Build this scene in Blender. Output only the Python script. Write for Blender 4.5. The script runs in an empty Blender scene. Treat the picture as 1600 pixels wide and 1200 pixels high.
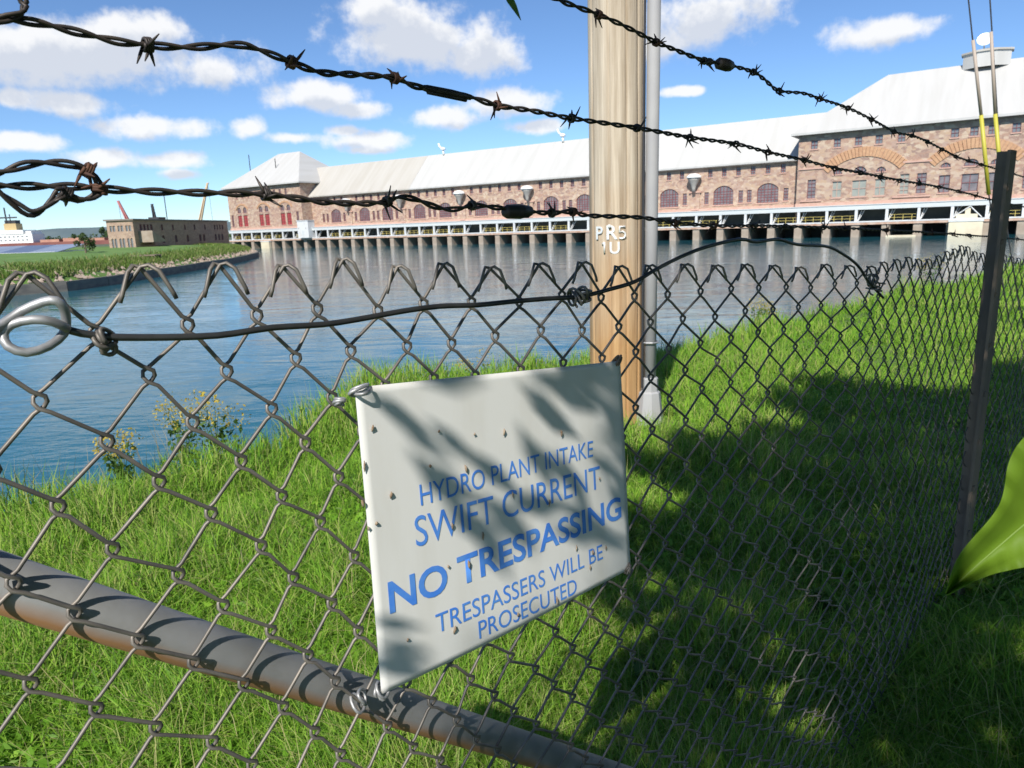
import bpy, bmesh, math, random
import numpy as np
from mathutils import Vector, Matrix
random.seed(7); rng = np.random.default_rng(11)
S = bpy.context.scene
COL = S.collection
# ------------------------------------------------------------------ camera
FPX, CAMZ = 1100.0, 4.5
PITCH, ROLL = math.atan(248/1100.0), math.radians(2.05)
Fv = np.array([0, math.cos(PITCH), -math.sin(PITCH)])
U0 = np.array([0, math.sin(PITCH), math.cos(PITCH)]); R0 = np.array([1.0, 0, 0])
Rv = math.cos(ROLL)*R0 - math.sin(ROLL)*U0; Uv = math.cos(ROLL)*U0 + math.sin(ROLL)*R0
CAM = np.array([0, 0, CAMZ])
cd = bpy.data.cameras.new('camera'); cam = bpy.data.objects.new('camera', cd); COL.objects.link(cam)
m = Matrix(((Rv[0], Uv[0], -Fv[0], 0), (Rv[1], Uv[1], -Fv[1], 0), (Rv[2], Uv[2], -Fv[2], CAMZ), (0, 0, 0, 1)))
cam.matrix_world = m
cd.sensor_width = 36; cd.lens = FPX/1600*36; cd.clip_start = 0.02; cd.clip_end = 30000
cd.dof.use_dof = True; cd.dof.focus_distance = 0.85; cd.dof.aperture_fstop = 20
S.camera = cam
# ------------------------------------------------------------------ light
SUN_AZ = math.atan2(-.29, -.957); SUN_EL = math.radians(41)
tosun = Vector((math.sin(SUN_AZ)*math.cos(SUN_EL), math.cos(SUN_AZ)*math.cos(SUN_EL), math.sin(SUN_EL)))
sd = bpy.data.lights.new('sun', 'SUN'); sd.energy = 4.2; sd.angle = math.radians(.53); sd.color = (1, .955, .88)
so = bpy.data.objects.new('sun', sd); COL.objects.link(so); so.rotation_euler = tosun.to_track_quat('Z', 'Y').to_euler()
so.location = (0, 0, 60)
S.view_settings.view_transform = 'Standard'; S.view_settings.look = 'None'; S.view_settings.exposure = 0.6; S.view_settings.gamma = 1
# ------------------------------------------------------------------ helpers: rays of the view, used to survey where things stand
def ray(x, y): return Fv + (x-800)/FPX*Rv + (600-y)/FPX*Uv
def at(x, y, Y):
    d = ray(x, y); return CAM + d*(Y/d[1])
def atz(x, y, z):
    d = ray(x, y); return CAM + d*((z-CAMZ)/d[2])
# ------------------------------------------------------------------ world: Nishita sky with cumulus clouds
W = bpy.data.worlds.new('World'); S.world = W; W.use_nodes = True
nt = W.node_tree; nt.nodes.clear()
def N(t, nt_, **k):
    n = nt_.nodes.new(t)
    for a, b in k.items(): setattr(n, a, b)
    return n
out = N('ShaderNodeOutputWorld', nt); bg = N('ShaderNodeBackground', nt); nt.links.new(bg.outputs[0], out.inputs[0])
bg.inputs[1].default_value = 0.088
sky = N('ShaderNodeTexSky', nt, sky_type='NISHITA', sun_disc=False); sky.sun_elevation = SUN_EL; sky.sun_rotation = SUN_AZ
sky.altitude = 900; sky.air_density = .85; sky.dust_density = 0; sky.ozone_density = 2.6
g = bpy.data.node_groups.new('cloud_density', 'ShaderNodeTree')
g.interface.new_socket('Vector', in_out='INPUT', socket_type='NodeSocketVector')
g.interface.new_socket('Density', in_out='OUTPUT', socket_type='NodeSocketFloat')
gi = g.nodes.new('NodeGroupInput'); go = g.nodes.new('NodeGroupOutput')
def gm(op, a, b=None, c=None, vec=False):
    n = g.nodes.new('ShaderNodeVectorMath' if vec else 'ShaderNodeMath'); n.operation = op
    for i, v in enumerate((a, b, c)):
        if v is None: continue
        if hasattr(v, 'links'): g.links.new(v, n.inputs[i])
        else: n.inputs[i].default_value = v
    return n.outputs['Value'] if (vec and op in ('LENGTH', 'DOT_PRODUCT', 'DISTANCE')) else n.outputs[0]
nz = g.nodes.new('ShaderNodeTexNoise'); nz.inputs['Scale'].default_value = 9; nz.inputs['Detail'].default_value = 5; nz.inputs['Roughness'].default_value = .55
g.links.new(gi.outputs[0], nz.inputs['Vector'])
nz2 = g.nodes.new('ShaderNodeTexNoise'); nz2.inputs['Scale'].default_value = 28; nz2.inputs['Detail'].default_value = 6; nz2.inputs['Roughness'].default_value = .6
g.links.new(gi.outputs[0], nz2.inputs['Vector'])
clouds = [(120,88,230,46),(235,48,75,26),(330,112,60,20),(60,70,90,40),(660,62,135,42),(590,20,70,26),(745,85,85,32),(1110,22,105,42),(1040,70,50,22),(1370,52,82,21),
          (105,162,78,18),(235,198,78,18),(35,222,62,15),(160,246,52,13),(280,250,45,13),(280,272,28,9),(390,200,24,15),(500,150,72,20),(565,172,48,13),(572,220,70,15),(575,234,40,7),
          (690,182,65,18),(790,160,80,20),(845,197,55,10),(1065,143,32,7),(455,215,48,9),(540,205,30,9),(20,155,30,15)]
blobs = []
for x, y, w, h in clouds:
    d = ray(x, y); d = d/np.linalg.norm(d)
    k = 1/math.hypot(FPX, math.hypot(x-800, y-600))
    blobs.append((math.atan2(d[0], d[1]), math.asin(d[2]), w*k*1.22, h*k*1.3))
for i in range(16):     # the same kind of cumulus all round
    a = .95 + i*(2*math.pi-1.9)/15; e = random.uniform(.06, .75); s = random.uniform(.08, .2)*(.6+e)
    blobs.append((a if a < math.pi else a-2*math.pi, e, s, s*.38))
val = None
for a, e, w, h in blobs:
    v = gm('SUBTRACT', gi.outputs[0], (a, e, 0), vec=True)
    v = gm('MULTIPLY', v, (1/w, 1/h, 0), vec=True)
    l = gm('LENGTH', v, vec=True)
    val = l if val is None else gm('SMOOTH_MIN', val, l, .25)
val = gm('SUBTRACT', 1.0, val)
n1 = gm('MULTIPLY', gm('SUBTRACT', nz.outputs[0], .5), 1.25)
n2 = gm('MULTIPLY', gm('SUBTRACT', nz2.outputs[0], .5), 1.4)
tot = gm('ADD', val, gm('ADD', n1, n2))
mr = g.nodes.new('ShaderNodeMapRange'); mr.interpolation_type = 'SMOOTHSTEP'; mr.inputs[1].default_value = -.02; mr.inputs[2].default_value = .6
g.links.new(tot, mr.inputs[0]); g.links.new(mr.outputs[0], go.inputs[0])
tc = N('ShaderNodeTexCoord', nt); sep = N('ShaderNodeSeparateXYZ', nt); nt.links.new(tc.outputs['Generated'], sep.inputs[0])
az = N('ShaderNodeMath', nt, operation='ARCTAN2'); nt.links.new(sep.outputs[0], az.inputs[0]); nt.links.new(sep.outputs[1], az.inputs[1])
el = N('ShaderNodeMath', nt, operation='ARCSINE'); nt.links.new(sep.outputs[2], el.inputs[0])
cmb = N('ShaderNodeCombineXYZ', nt); nt.links.new(az.outputs[0], cmb.inputs[0]); nt.links.new(el.outputs[0], cmb.inputs[1])
up = N('ShaderNodeVectorMath', nt, operation='ADD'); up.inputs[1].default_value = (-.006, .022, 0); nt.links.new(cmb.outputs[0], up.inputs[0])
g1 = N('ShaderNodeGroup', nt, node_tree=g); g2 = N('ShaderNodeGroup', nt, node_tree=g)
nt.links.new(cmb.outputs[0], g1.inputs[0]); nt.links.new(up.outputs[0], g2.inputs[0])
lit = N('ShaderNodeMapRange', nt); lit.inputs[1].default_value = 0; lit.inputs[2].default_value = .95; lit.inputs[3].default_value = 1; lit.inputs[4].default_value = 0
nt.links.new(g2.outputs[0], lit.inputs[0])
ccol = N('ShaderNodeMix', nt, data_type='RGBA'); nt.links.new(lit.outputs[0], ccol.inputs[0])
ccol.inputs[6].default_value = (5.3, 5.6, 6.2, 1); ccol.inputs[7].default_value = (7.6, 7.6, 7.6, 1)
mx = N('ShaderNodeMix', nt, data_type='RGBA')
dens = N('ShaderNodeMath', nt, operation='MULTIPLY'); dens.inputs[1].default_value = .93; nt.links.new(g1.outputs[0], dens.inputs[0])
nt.links.new(dens.outputs[0], mx.inputs[0]); tint = N('ShaderNodeMix', nt, data_type='RGBA', blend_type='MULTIPLY'); tint.inputs[0].default_value = 1; tint.inputs[7].default_value = (.80,.95,1.10,1); nt.links.new(sky.outputs[0], tint.inputs[6]); nt.links.new(tint.outputs[2], mx.inputs[6]); nt.links.new(ccol.outputs[2], mx.inputs[7])
nt.links.new(mx.outputs[2], bg.inputs[0])

# ------------------------------------------------------------------ materials
def mat(name, col, rough=.6, metal=0, var=0, scale=5, col2=None, bump=0, bscale=None, stretch=None, coord='Object', spec=None, detail=4, lo=.35, hi=.65):
    M = bpy.data.materials.new(name); M.use_nodes = True; t = M.node_tree; b = t.nodes['Principled BSDF']
    b.inputs['Base Color'].default_value = (*col, 1); b.inputs['Roughness'].default_value = rough; b.inputs['Metallic'].default_value = metal
    if spec is not None: b.inputs['Specular IOR Level'].default_value = spec
    if col2 or bump:
        c = t.nodes.new('ShaderNodeTexCoord'); mp = t.nodes.new('ShaderNodeMapping'); t.links.new(c.outputs[coord], mp.inputs[0])
        if stretch: mp.inputs['Scale'].default_value = stretch
        n = t.nodes.new('ShaderNodeTexNoise'); n.inputs['Scale'].default_value = scale; n.inputs['Detail'].default_value = detail; t.links.new(mp.outputs[0], n.inputs['Vector'])
        if col2:
            r = t.nodes.new('ShaderNodeValToRGB'); r.color_ramp.elements[0].position = lo; r.color_ramp.elements[1].position = hi
            r.color_ramp.elements[0].color = (*col, 1); r.color_ramp.elements[1].color = (*col2, 1)
            t.links.new(n.outputs[0], r.inputs[0]); t.links.new(r.outputs[0], b.inputs['Base Color'])
        if bump:
            n2 = n
            if bscale:
                n2 = t.nodes.new('ShaderNodeTexNoise'); n2.inputs['Scale'].default_value = bscale; n2.inputs['Detail'].default_value = 5; t.links.new(mp.outputs[0], n2.inputs['Vector'])
            bp = t.nodes.new('ShaderNodeBump'); bp.inputs['Strength'].default_value = bump; bp.inputs['Distance'].default_value = .02
            t.links.new(n2.outputs[0], bp.inputs['Height']); t.links.new(bp.outputs[0], b.inputs['Normal'])
    return M
def leafmat(name, c1, c2, attr=None, trans=.35, scale=3, rough=.55, upn=0):
    M = bpy.data.materials.new(name); M.use_nodes = True; t = M.node_tree; t.nodes.clear()
    o = t.nodes.new('ShaderNodeOutputMaterial'); p = t.nodes.new('ShaderNodeBsdfPrincipled'); tr = t.nodes.new('ShaderNodeBsdfTranslucent'); ms = t.nodes.new('ShaderNodeMixShader')
    p.inputs['Roughness'].default_value = rough; p.inputs['Specular IOR Level'].default_value = .3; ms.inputs[0].default_value = trans
    r = t.nodes.new('ShaderNodeValToRGB'); cs = [c1, c2] if not isinstance(c1, list) else c1
    els = r.color_ramp.elements
    while len(els) < len(cs): els.new(.5)
    for i, c in enumerate(cs): els[i].position = i/(len(cs)-1); els[i].color = (*c, 1)
    if attr:
        a = t.nodes.new('ShaderNodeAttribute'); a.attribute_name = attr; t.links.new(a.outputs['Fac'], r.inputs[0])
    else:
        c = t.nodes.new('ShaderNodeTexCoord'); n = t.nodes.new('ShaderNodeTexNoise'); n.inputs['Scale'].default_value = scale
        t.links.new(c.outputs['Object'], n.inputs[0]); t.links.new(n.outputs[0], r.inputs[0])
    t.links.new(r.outputs[0], p.inputs['Base Color']); t.links.new(r.outputs[0], tr.inputs['Color'])
    if upn:
        ge = t.nodes.new('ShaderNodeNewGeometry'); va = t.nodes.new('ShaderNodeVectorMath'); va.operation = 'ADD'; va.inputs[1].default_value = (0, 0, upn); vn = t.nodes.new('ShaderNodeVectorMath'); vn.operation = 'NORMALIZE'
        t.links.new(ge.outputs['Normal'], va.inputs[0]); t.links.new(va.outputs[0], vn.inputs[0]); t.links.new(vn.outputs[0], p.inputs['Normal'])
    t.links.new(p.outputs[0], ms.inputs[1]); t.links.new(tr.outputs[0], ms.inputs[2]); t.links.new(ms.outputs[0], o.inputs[0])
    return M
MT = {}
def stonemat(name, pal, scale, zscale=1.6, mortar=(.42,.33,.27), red=None):
    M = bpy.data.materials.new(name); M.use_nodes = True; t = M.node_tree; b = t.nodes['Principled BSDF']; b.inputs['Roughness'].default_value = .9
    c = t.nodes.new('ShaderNodeTexCoord'); mp = t.nodes.new('ShaderNodeMapping'); mp.inputs['Scale'].default_value = (scale, scale, scale*zscale); t.links.new(c.outputs['Object'], mp.inputs[0])
    dn = t.nodes.new('ShaderNodeTexNoise'); dn.inputs['Scale'].default_value = 1.2; t.links.new(mp.outputs[0], dn.inputs['Vector'])
    ad = t.nodes.new('ShaderNodeMix'); ad.data_type = 'VECTOR'; ad.inputs[0].default_value = .18; t.links.new(mp.outputs[0], ad.inputs[4]); t.links.new(dn.outputs['Color'], ad.inputs[5])
    v = t.nodes.new('ShaderNodeTexVoronoi'); v.inputs['Scale'].default_value = 1; t.links.new(ad.outputs[1], v.inputs['Vector'])
    sp = t.nodes.new('ShaderNodeSeparateColor'); t.links.new(v.outputs['Color'], sp.inputs[0])
    r = t.nodes.new('ShaderNodeValToRGB'); r.color_ramp.interpolation = 'CONSTANT'; els = r.color_ramp.elements
    while len(els) < len(pal): els.new(.5)
    for i, cc in enumerate(pal): els[i].position = i/len(pal); els[i].color = (*cc, 1)
    t.links.new(sp.outputs[0], r.inputs[0])
    big = t.nodes.new('ShaderNodeTexNoise'); big.inputs['Scale'].default_value = .22; big.inputs['Detail'].default_value = 3; t.links.new(c.outputs['Object'], big.inputs['Vector'])
    rr = t.nodes.new('ShaderNodeValToRGB'); rr.color_ramp.elements[0].position = .42; rr.color_ramp.elements[1].position = .66; t.links.new(big.outputs[0], rr.inputs[0])
    mixr = t.nodes.new('ShaderNodeMix'); mixr.data_type = 'RGBA'; mixr.blend_type = 'MIX'
    mm = t.nodes.new('ShaderNodeMath'); mm.operation = 'MULTIPLY'; mm.inputs[1].default_value = .3; t.links.new(rr.outputs[0], mm.inputs[0]); t.links.new(mm.outputs[0], mixr.inputs[0])
    t.links.new(r.outputs[0], mixr.inputs[6]); mixr.inputs[7].default_value = (*(red or pal[0]), 1)
    v2 = t.nodes.new('ShaderNodeTexVoronoi'); v2.feature = 'DISTANCE_TO_EDGE'; t.links.new(ad.outputs[1], v2.inputs['Vector'])
    lt = t.nodes.new('ShaderNodeMath'); lt.operation = 'LESS_THAN'; lt.inputs[1].default_value = .06; t.links.new(v2.outputs['Distance'], lt.inputs[0])
    mo = t.nodes.new('ShaderNodeMix'); mo.data_type = 'RGBA'; t.links.new(lt.outputs[0], mo.inputs[0]); t.links.new(mixr.outputs[2], mo.inputs[6]); mo.inputs[7].default_value = (*mortar, 1)
    t.links.new(mo.outputs[2], b.inputs['Base Color'])
    bp = t.nodes.new('ShaderNodeBump'); bp.inputs['Strength'].default_value = .6; bp.inputs['Distance'].default_value = .08; t.links.new(v2.outputs['Distance'], bp.inputs['Height']); t.links.new(bp.outputs[0], b.inputs['Normal'])
    return M
pal = [(.33,.19,.135),(.42,.29,.20),(.46,.33,.235),(.35,.21,.15),(.52,.41,.30),(.39,.27,.215),(.26,.16,.125),(.45,.31,.20)]
MT['stone'] = stonemat('sandstone', pal, 1.7, 1.7, red=(.42,.25,.18))
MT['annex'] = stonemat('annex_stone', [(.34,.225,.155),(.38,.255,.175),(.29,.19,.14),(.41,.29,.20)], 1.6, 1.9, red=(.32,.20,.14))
MT['ledge'] = mat('sandstone_trim', (.52,.34,.27), .85, col2=(.46,.28,.22), scale=1.5)
MT['voussoir'] = mat('arch_brick', (.50,.30,.17), .9, col2=(.42,.23,.13), scale=2)
MT['roofw'] = mat('white_roof_paint', (.49,.482,.462), .65, col2=(.45,.44,.415), scale=.6, stretch=(1.2,.12,.12), detail=7)
MT['roofc'] = mat('cream_roof_paint', (.45,.427,.385), .7, col2=(.41,.383,.335), scale=.6, stretch=(1.0,.12,.12), detail=7)
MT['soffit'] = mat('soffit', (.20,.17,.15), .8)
MT['white'] = mat('white_paint', (.60,.61,.61), .5, col2=(.50,.49,.46), scale=1.2, lo=.5, hi=.8)
MT['beam'] = mat('pale_grey_beam', (.52,.55,.55), .5, col2=(.58,.58,.55), scale=.5, lo=.5, hi=.75)
MT['rust'] = mat('rusty_concrete', (.42,.25,.17), .9, col2=(.52,.40,.32), scale=.8)
MT['conc'] = mat('pier_concrete', (.36,.30,.24), .9, col2=(.27,.21,.16), scale=.7, bump=.3)
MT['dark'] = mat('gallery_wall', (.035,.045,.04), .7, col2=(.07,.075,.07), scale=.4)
MT['yellow'] = mat('yellow_paint', (.46,.37,.10), .6)
MT['maroon'] = mat('maroon_window_paint', (.20,.055,.055), .55)
MT['redpanel'] = mat('red_panel', (.38,.06,.06), .6, col2=(.30,.05,.055), scale=1)
MT['pane'] = mat('window_glass', (.20,.17,.18), .12, col2=(.10,.09,.10), scale=.7, spec=.7)
MT['paneg'] = mat('pale_shade_glass', (.30,.31,.27), .2, col2=(.24,.25,.22), scale=.6, spec=.6)
MT['panesm'] = mat('small_window_glass', (.16,.17,.18), .15, spec=.7)
MT['galv'] = mat('galvanised', (.42,.42,.42), .5, .5, col2=(.30,.30,.31), scale=20)
MT['domew'] = mat('white_dome', (.82,.82,.80), .35)
MT['domeg'] = mat('dome_underside', (.34,.32,.29), .6)
MT['darkmetal'] = mat('dark_metal', (.05,.05,.055), .5, .4)

# ------------------------------------------------------------------ mesh builder
class MB:
    def __init__(s): s.v = []; s.f = []; s.n = 0
    def add(s, V, Fc):
        V = np.asarray(V, float).reshape(-1, 3); s.v.append(V); o = s.n
        s.f += [tuple(i+o for i in f) for f in Fc]; s.n += len(V)
    def box(s, lo, hi, M=None):
        x0, y0, z0 = lo; x1, y1, z1 = hi
        V = np.array([(x0,y0,z0),(x1,y0,z0),(x1,y1,z0),(x0,y1,z0),(x0,y0,z1),(x1,y0,z1),(x1,y1,z1),(x0,y1,z1)], float)
        if M is not None: V = np.array([M @ Vector(v) for v in V])
        s.add(V, [(0,3,2,1),(4,5,6,7),(0,1,5,4),(1,2,6,5),(2,3,7,6),(3,0,4,7)])
    def tube(s, P, r, k=8, caps=True):
        P = np.asarray(P, float); n = len(P)
        r = np.full(n, r) if np.isscalar(r) else np.asarray(r, float)
        T = np.gradient(P, axis=0); T /= np.linalg.norm(T, axis=1)[:, None]+1e-12
        up_ = np.array([0, 0, 1.0]) if abs(T[0][2]) < .9 else np.array([1.0, 0, 0])
        nn = np.cross(T[0], up_); nn /= np.linalg.norm(nn); Ns = [nn]
        for i in range(1, n):
            nn = Ns[-1] - T[i]*np.dot(Ns[-1], T[i]); nn /= np.linalg.norm(nn)+1e-12; Ns.append(nn)
        Ns = np.array(Ns); Bs = np.cross(T, Ns); a = np.arange(k)*2*math.pi/k
        V = P[:, None, :] + r[:, None, None]*(np.cos(a)[None, :, None]*Ns[:, None, :] + np.sin(a)[None, :, None]*Bs[:, None, :])
        Fc = []
        for i in range(n-1):
            for j in range(k): Fc.append((i*k+j, i*k+(j+1) % k, (i+1)*k+(j+1) % k, (i+1)*k+j))
        if caps: Fc += [tuple(range(k-1, -1, -1)), tuple((n-1)*k+j for j in range(k))]
        s.add(V.reshape(-1, 3), Fc)
    def lathe(s, prof, k=16, M=None, c=(0,0,0)):
        V = []; Fc = []; n = len(prof)
        for r, z in prof:
            for j in range(k):
                a = 2*math.pi*j/k; V.append((c[0]+r*math.cos(a), c[1]+r*math.sin(a), c[2]+z))
        for i in range(n-1):
            for j in range(k): Fc.append((i*k+j, i*k+(j+1) % k, (i+1)*k+(j+1) % k, (i+1)*k+j))
        Fc += [tuple(range(k-1, -1, -1)), tuple((n-1)*k+j for j in range(k))]
        if M is not None: V = [M @ Vector(v) for v in V]
        s.add(V, Fc)
    def prism(s, poly, y0, y1):     # polygon in (x,z), extruded along y
        n = len(poly); V = [(p[0], y0, p[1]) for p in poly] + [(p[0], y1, p[1]) for p in poly]
        s.add(V, [tuple(range(n)), tuple(range(2*n-1, n-1, -1))] + [(i, i+n, (i+1) % n+n, (i+1) % n) for i in range(n)])
    def mesh(s, name, material, smooth=False):
        me = bpy.data.meshes.new(name); V = np.concatenate(s.v) if s.v else np.zeros((0, 3))
        me.from_pydata(V.tolist(), [], s.f); me.update()
        if material: me.materials.append(material)
        if smooth: me.polygons.foreach_set('use_smooth', [True]*len(me.polygons))
        return me
    def build(s, name, material, parent=None, smooth=False):
        return link(name, s.mesh(name, material, smooth), parent)
def link(name, me, parent=None):
    o = bpy.data.objects.new(name, me); COL.objects.link(o)
    if parent: o.parent = parent
    return o
def tag(o, label, cat, group=None):
    o['label'] = label; o['category'] = cat
    if group: o['group'] = group
    return o
def struct(o): o['kind'] = 'structure'; return o
def empty(name, loc=(0,0,0), rz=0):
    o = bpy.data.objects.new(name, None); COL.objects.link(o); o.location = loc; o.rotation_euler = (0,0,rz); o.empty_display_size = .2; return o
def smooth_path(P, step):
    P = np.asarray(P, float); Q = np.vstack([2*P[0]-P[1], P, 2*P[-1]-P[-2]]); out_ = []
    for i in range(1, len(Q)-2):
        p0, p1, p2, p3 = Q[i-1:i+3]; n = max(2, int(np.linalg.norm(p2-p1)/step))
        for k in range(n):
            t = k/n; out_.append(.5*((2*p1)+(-p0+p2)*t+(2*p0-5*p1+4*p2-p3)*t*t+(-p0+3*p1-3*p2+p3)*t**3))
    out_.append(P[-1]); return np.array(out_)

# ------------------------------------------------------------------ near bank, water, island, far shore
LIP = np.array([(-9,-6),(-5.5,1.2),(-4.0,3.1),(-3.21,3.56),(-2.59,3.79),(-2.23,4.27),(-1.92,4.43),(-1.62,4.83),(-1.46,5.48),(-1.22,6.3),(-.33,7.0),(.71,7.63),(1.77,8.28),(2.46,8.85),(3.7,10.02),(5.97,11.81),(8.3,13.95),(13.5,18.5),(30,33),(62,60)], float)
def lipdist(x, y):      # positive on the landward (right, near) side
    x = np.asarray(x, float); y = np.asarray(y, float); best = np.full(x.shape, 1e9); sg = np.ones(x.shape)
    for (ax, ay), (bx, by) in zip(LIP[:-1], LIP[1:]):
        dx, dy = bx-ax, by-ay; L = dx*dx+dy*dy
        t = np.clip(((x-ax)*dx+(y-ay)*dy)/L, 0, 1); px, py = ax+t*dx, ay+t*dy
        d = np.hypot(x-px, y-py); c = dx*(y-ay)-dy*(x-ax)
        m_ = d < best; best = np.where(m_, d, best); sg = np.where(m_, np.where(c < 0, 1, -1), sg)
    return best*sg
def hnoise(x, y): return .03*np.sin(1.9*x+.7)*np.cos(1.6*y) + .02*np.sin(4.1*x-2.2*y) + .05*np.sin(.6*x+.35*y)
def ground_z(x, y):
    d = lipdist(x, y)
    z = 3.05 + hnoise(x, y) - .10*np.clip(1-d/2.0, 0, 1)**2
    return np.where(d < 0, np.maximum(2.93 + d*1.05 - .1, -1.2), z)
xs = np.concatenate([np.linspace(-12, -4, 12)[:-1], np.linspace(-4, 7, 75)[:-1], np.linspace(7, 66, 60)]); ys = np.concatenate([np.linspace(-12, 0, 12)[:-1], np.linspace(0, 14, 95)[:-1], np.linspace(14, 64, 52)])
GX, GY = np.meshgrid(xs, ys); GZ = ground_z(GX, GY)
mb = MB(); ny, nx = GX.shape
mb.add(np.stack([GX, GY, GZ], -1).reshape(-1, 3), [(j*nx+i, j*nx+i+1, (j+1)*nx+i+1, (j+1)*nx+i) for j in range(ny-1) for i in range(nx-1)])
MT['soil'] = mat('grassy_soil', (.08,.13,.03), .95, col2=(.12,.16,.045), scale=6, bump=.4, bscale=25)
struct(mb.build('ground', MT['soil'], smooth=True))
# water
Mw = bpy.data.materials.new('river_water'); Mw.use_nodes = True; t = Mw.node_tree; b = t.nodes['Principled BSDF']
b.inputs['Base Color'].default_value = (.02,.115,.15,1); b.inputs['Roughness'].default_value = .06; b.inputs['IOR'].default_value = 1.33
c = t.nodes.new('ShaderNodeTexCoord'); mp = t.nodes.new('ShaderNodeMapping'); mp.inputs['Rotation'].default_value = (0,0,.5); mp.inputs['Scale'].default_value = (.55,1.25,1)
t.links.new(c.outputs['Object'], mp.inputs[0])
na = t.nodes.new('ShaderNodeTexNoise'); na.inputs['Scale'].default_value = .35; na.inputs['Detail'].default_value = 3; na.inputs['Distortion'].default_value = .8
nb = t.nodes.new('ShaderNodeTexNoise'); nb.inputs['Scale'].default_value = 2.6; nb.inputs['Detail'].default_value = 4; nb.inputs['Distortion'].default_value = .4
for n in (na, nb): t.links.new(mp.outputs[0], n.inputs['Vector'])
ma = t.nodes.new('ShaderNodeMath'); ma.operation = 'MULTIPLY_ADD'; t.links.new(nb.outputs[0], ma.inputs[0]); t.links.new(na.outputs[0], ma.inputs[2])
nc = t.nodes.new('ShaderNodeTexNoise'); nc.inputs['Scale'].default_value = .09; nc.inputs['Detail'].default_value = 3; nc.inputs['Distortion'].default_value = 2.5; t.links.new(mp.outputs[0], nc.inputs['Vector'])
rc_ = t.nodes.new('ShaderNodeMapRange'); rc_.inputs[1].default_value = .38; rc_.inputs[2].default_value = .62; rc_.inputs[3].default_value = .08; rc_.inputs[4].default_value = .5; t.links.new(nc.outputs[0], rc_.inputs[0]); t.links.new(rc_.outputs[0], ma.inputs[1])
bp = t.nodes.new('ShaderNodeBump'); bp.inputs['Strength'].default_value = .22; bp.inputs['Distance'].default_value = .22; t.links.new(ma.outputs[0], bp.inputs['Height']); t.links.new(bp.outputs[0], b.inputs['Normal'])
mb = MB(); mb.add([(-9000,-3000,0),(9000,-3000,0),(9000,14000,0),(-9000,14000,0)], [(0,1,2,3)])
struct(mb.build('water', Mw))
# grassy island with sea wall on the left
ISL = np.array([(-49,40),(-47.5,48),(-46.7,52),(-44.9,55.6),(-43.9,61.3),(-40.5,65.4),(-40.2,71.7),(-41.5,85),(-43.3,104.5),(-46.7,128),(-54.4,157),(-70,190),(-88,216)], float)
ISLs = smooth_path(np.c_[ISL, np.zeros(len(ISL))], 3.0)[:, :2]
nrm = np.gradient(ISLs, axis=0); nrm = np.c_[-nrm[:, 1], nrm[:, 0]]; nrm /= np.linalg.norm(nrm, axis=1)[:, None]   # to the left, inland
prof = [(.45,.75),(1.2,1.0),(2.4,1.55),(4.5,1.95),(9,2.25),(20,2.5),(45,2.7),(90,2.8),(170,2.4),(300,1.8)]
V = []; nP = len(ISLs)
for k, (d, z) in enumerate(prof):
    for i, p in enumerate(ISLs):
        q = p + nrm[i]*min(d, 14) + np.array([-1, .12])*max(0, d-14)
        V.append((q[0], q[1], z + (.18*math.sin(i*1.3+k)*math.sin(i*.37) if 0 < k < 6 else 0)))
MT['grassfar'] = mat('island_grass', (.085,.17,.025), .95, col2=(.13,.22,.045), scale=.25, bump=.5, bscale=2.5, detail=6)
isl = MB(); isl.add(V, [(k*nP+i, (k+1)*nP+i, (k+1)*nP+i+1, k*nP+i+1)[::-1] for k in range(len(prof)-1) for i in range(nP-1)])
struct(isl.build('island_terrain', MT['grassfar'], smooth=True))
# sea wall: timber-faced concrete sections, each its own piece
MT['seawall'] = mat('sea_wall_concrete', (.20,.18,.15), .9, col2=(.12,.11,.10), scale=.8, stretch=(1,1,3), bump=.4)
sw = empty('sea_wall', (*ISLs[8], 0)); tag(sw, 'low dark sea wall edging the grassy island on the left', 'wall')
i = 0
while i < nP-3:
    a, b2 = ISLs[i], ISLs[i+2]; ia, ib = a+nrm[i]*.55, b2+nrm[i+2]*.55; top = .86+.08*random.random(); g_ = (b2-a)/np.linalg.norm(b2-a)*.04
    mb = MB(); a_, b_ = a+g_, b2-g_
    V = [(*a_, -1), (*b_, -1), (*(ib-g_), -1), (*(ia+g_), -1), (*a_, top), (*b_, top), (*(ib-g_), top), (*(ia+g_), top)]
    V = np.array(V)-np.array([*ISLs[8], 0]); mb.add(V, [(0,3,2,1),(4,5,6,7),(0,1,5,4),(1,2,6,5),(2,3,7,6),(3,0,4,7)])
    mb.build('wall_block', MT['seawall'], sw); i += 2
# rocks along the wall (uncountable rubble)
MT['rock'] = mat('rubble', (.30,.22,.17), .95, col2=(.42,.34,.27), scale=1.2)
mb = MB()
for k in range(900):
    i = rng.integers(0, nP-2); d = rng.uniform(.6, 2.3); p = ISLs[i]+(ISLs[i+1]-ISLs[i])*rng.random()+nrm[i]*d
    r = rng.uniform(.12, .38); z = np.interp(d, [.45,1.2,2.4], [.75,1.0,1.5])
    V = np.array([(1,0,0),(-1,0,0),(0,1,0),(0,-1,0),(0,0,1),(0,0,-1)])*r*rng.uniform(.6, 1.2, (6, 1))
    mb.add(V+np.array([p[0], p[1], z+.05]), [(0,2,4),(2,1,4),(1,3,4),(3,0,4),(2,0,5),(1,2,5),(3,1,5),(0,3,5)])
o = mb.build('rubble', MT['rock']); o['kind'] = 'stuff'; tag(o, 'loose brown rubble between sea wall and island grass', 'rubble')
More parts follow.
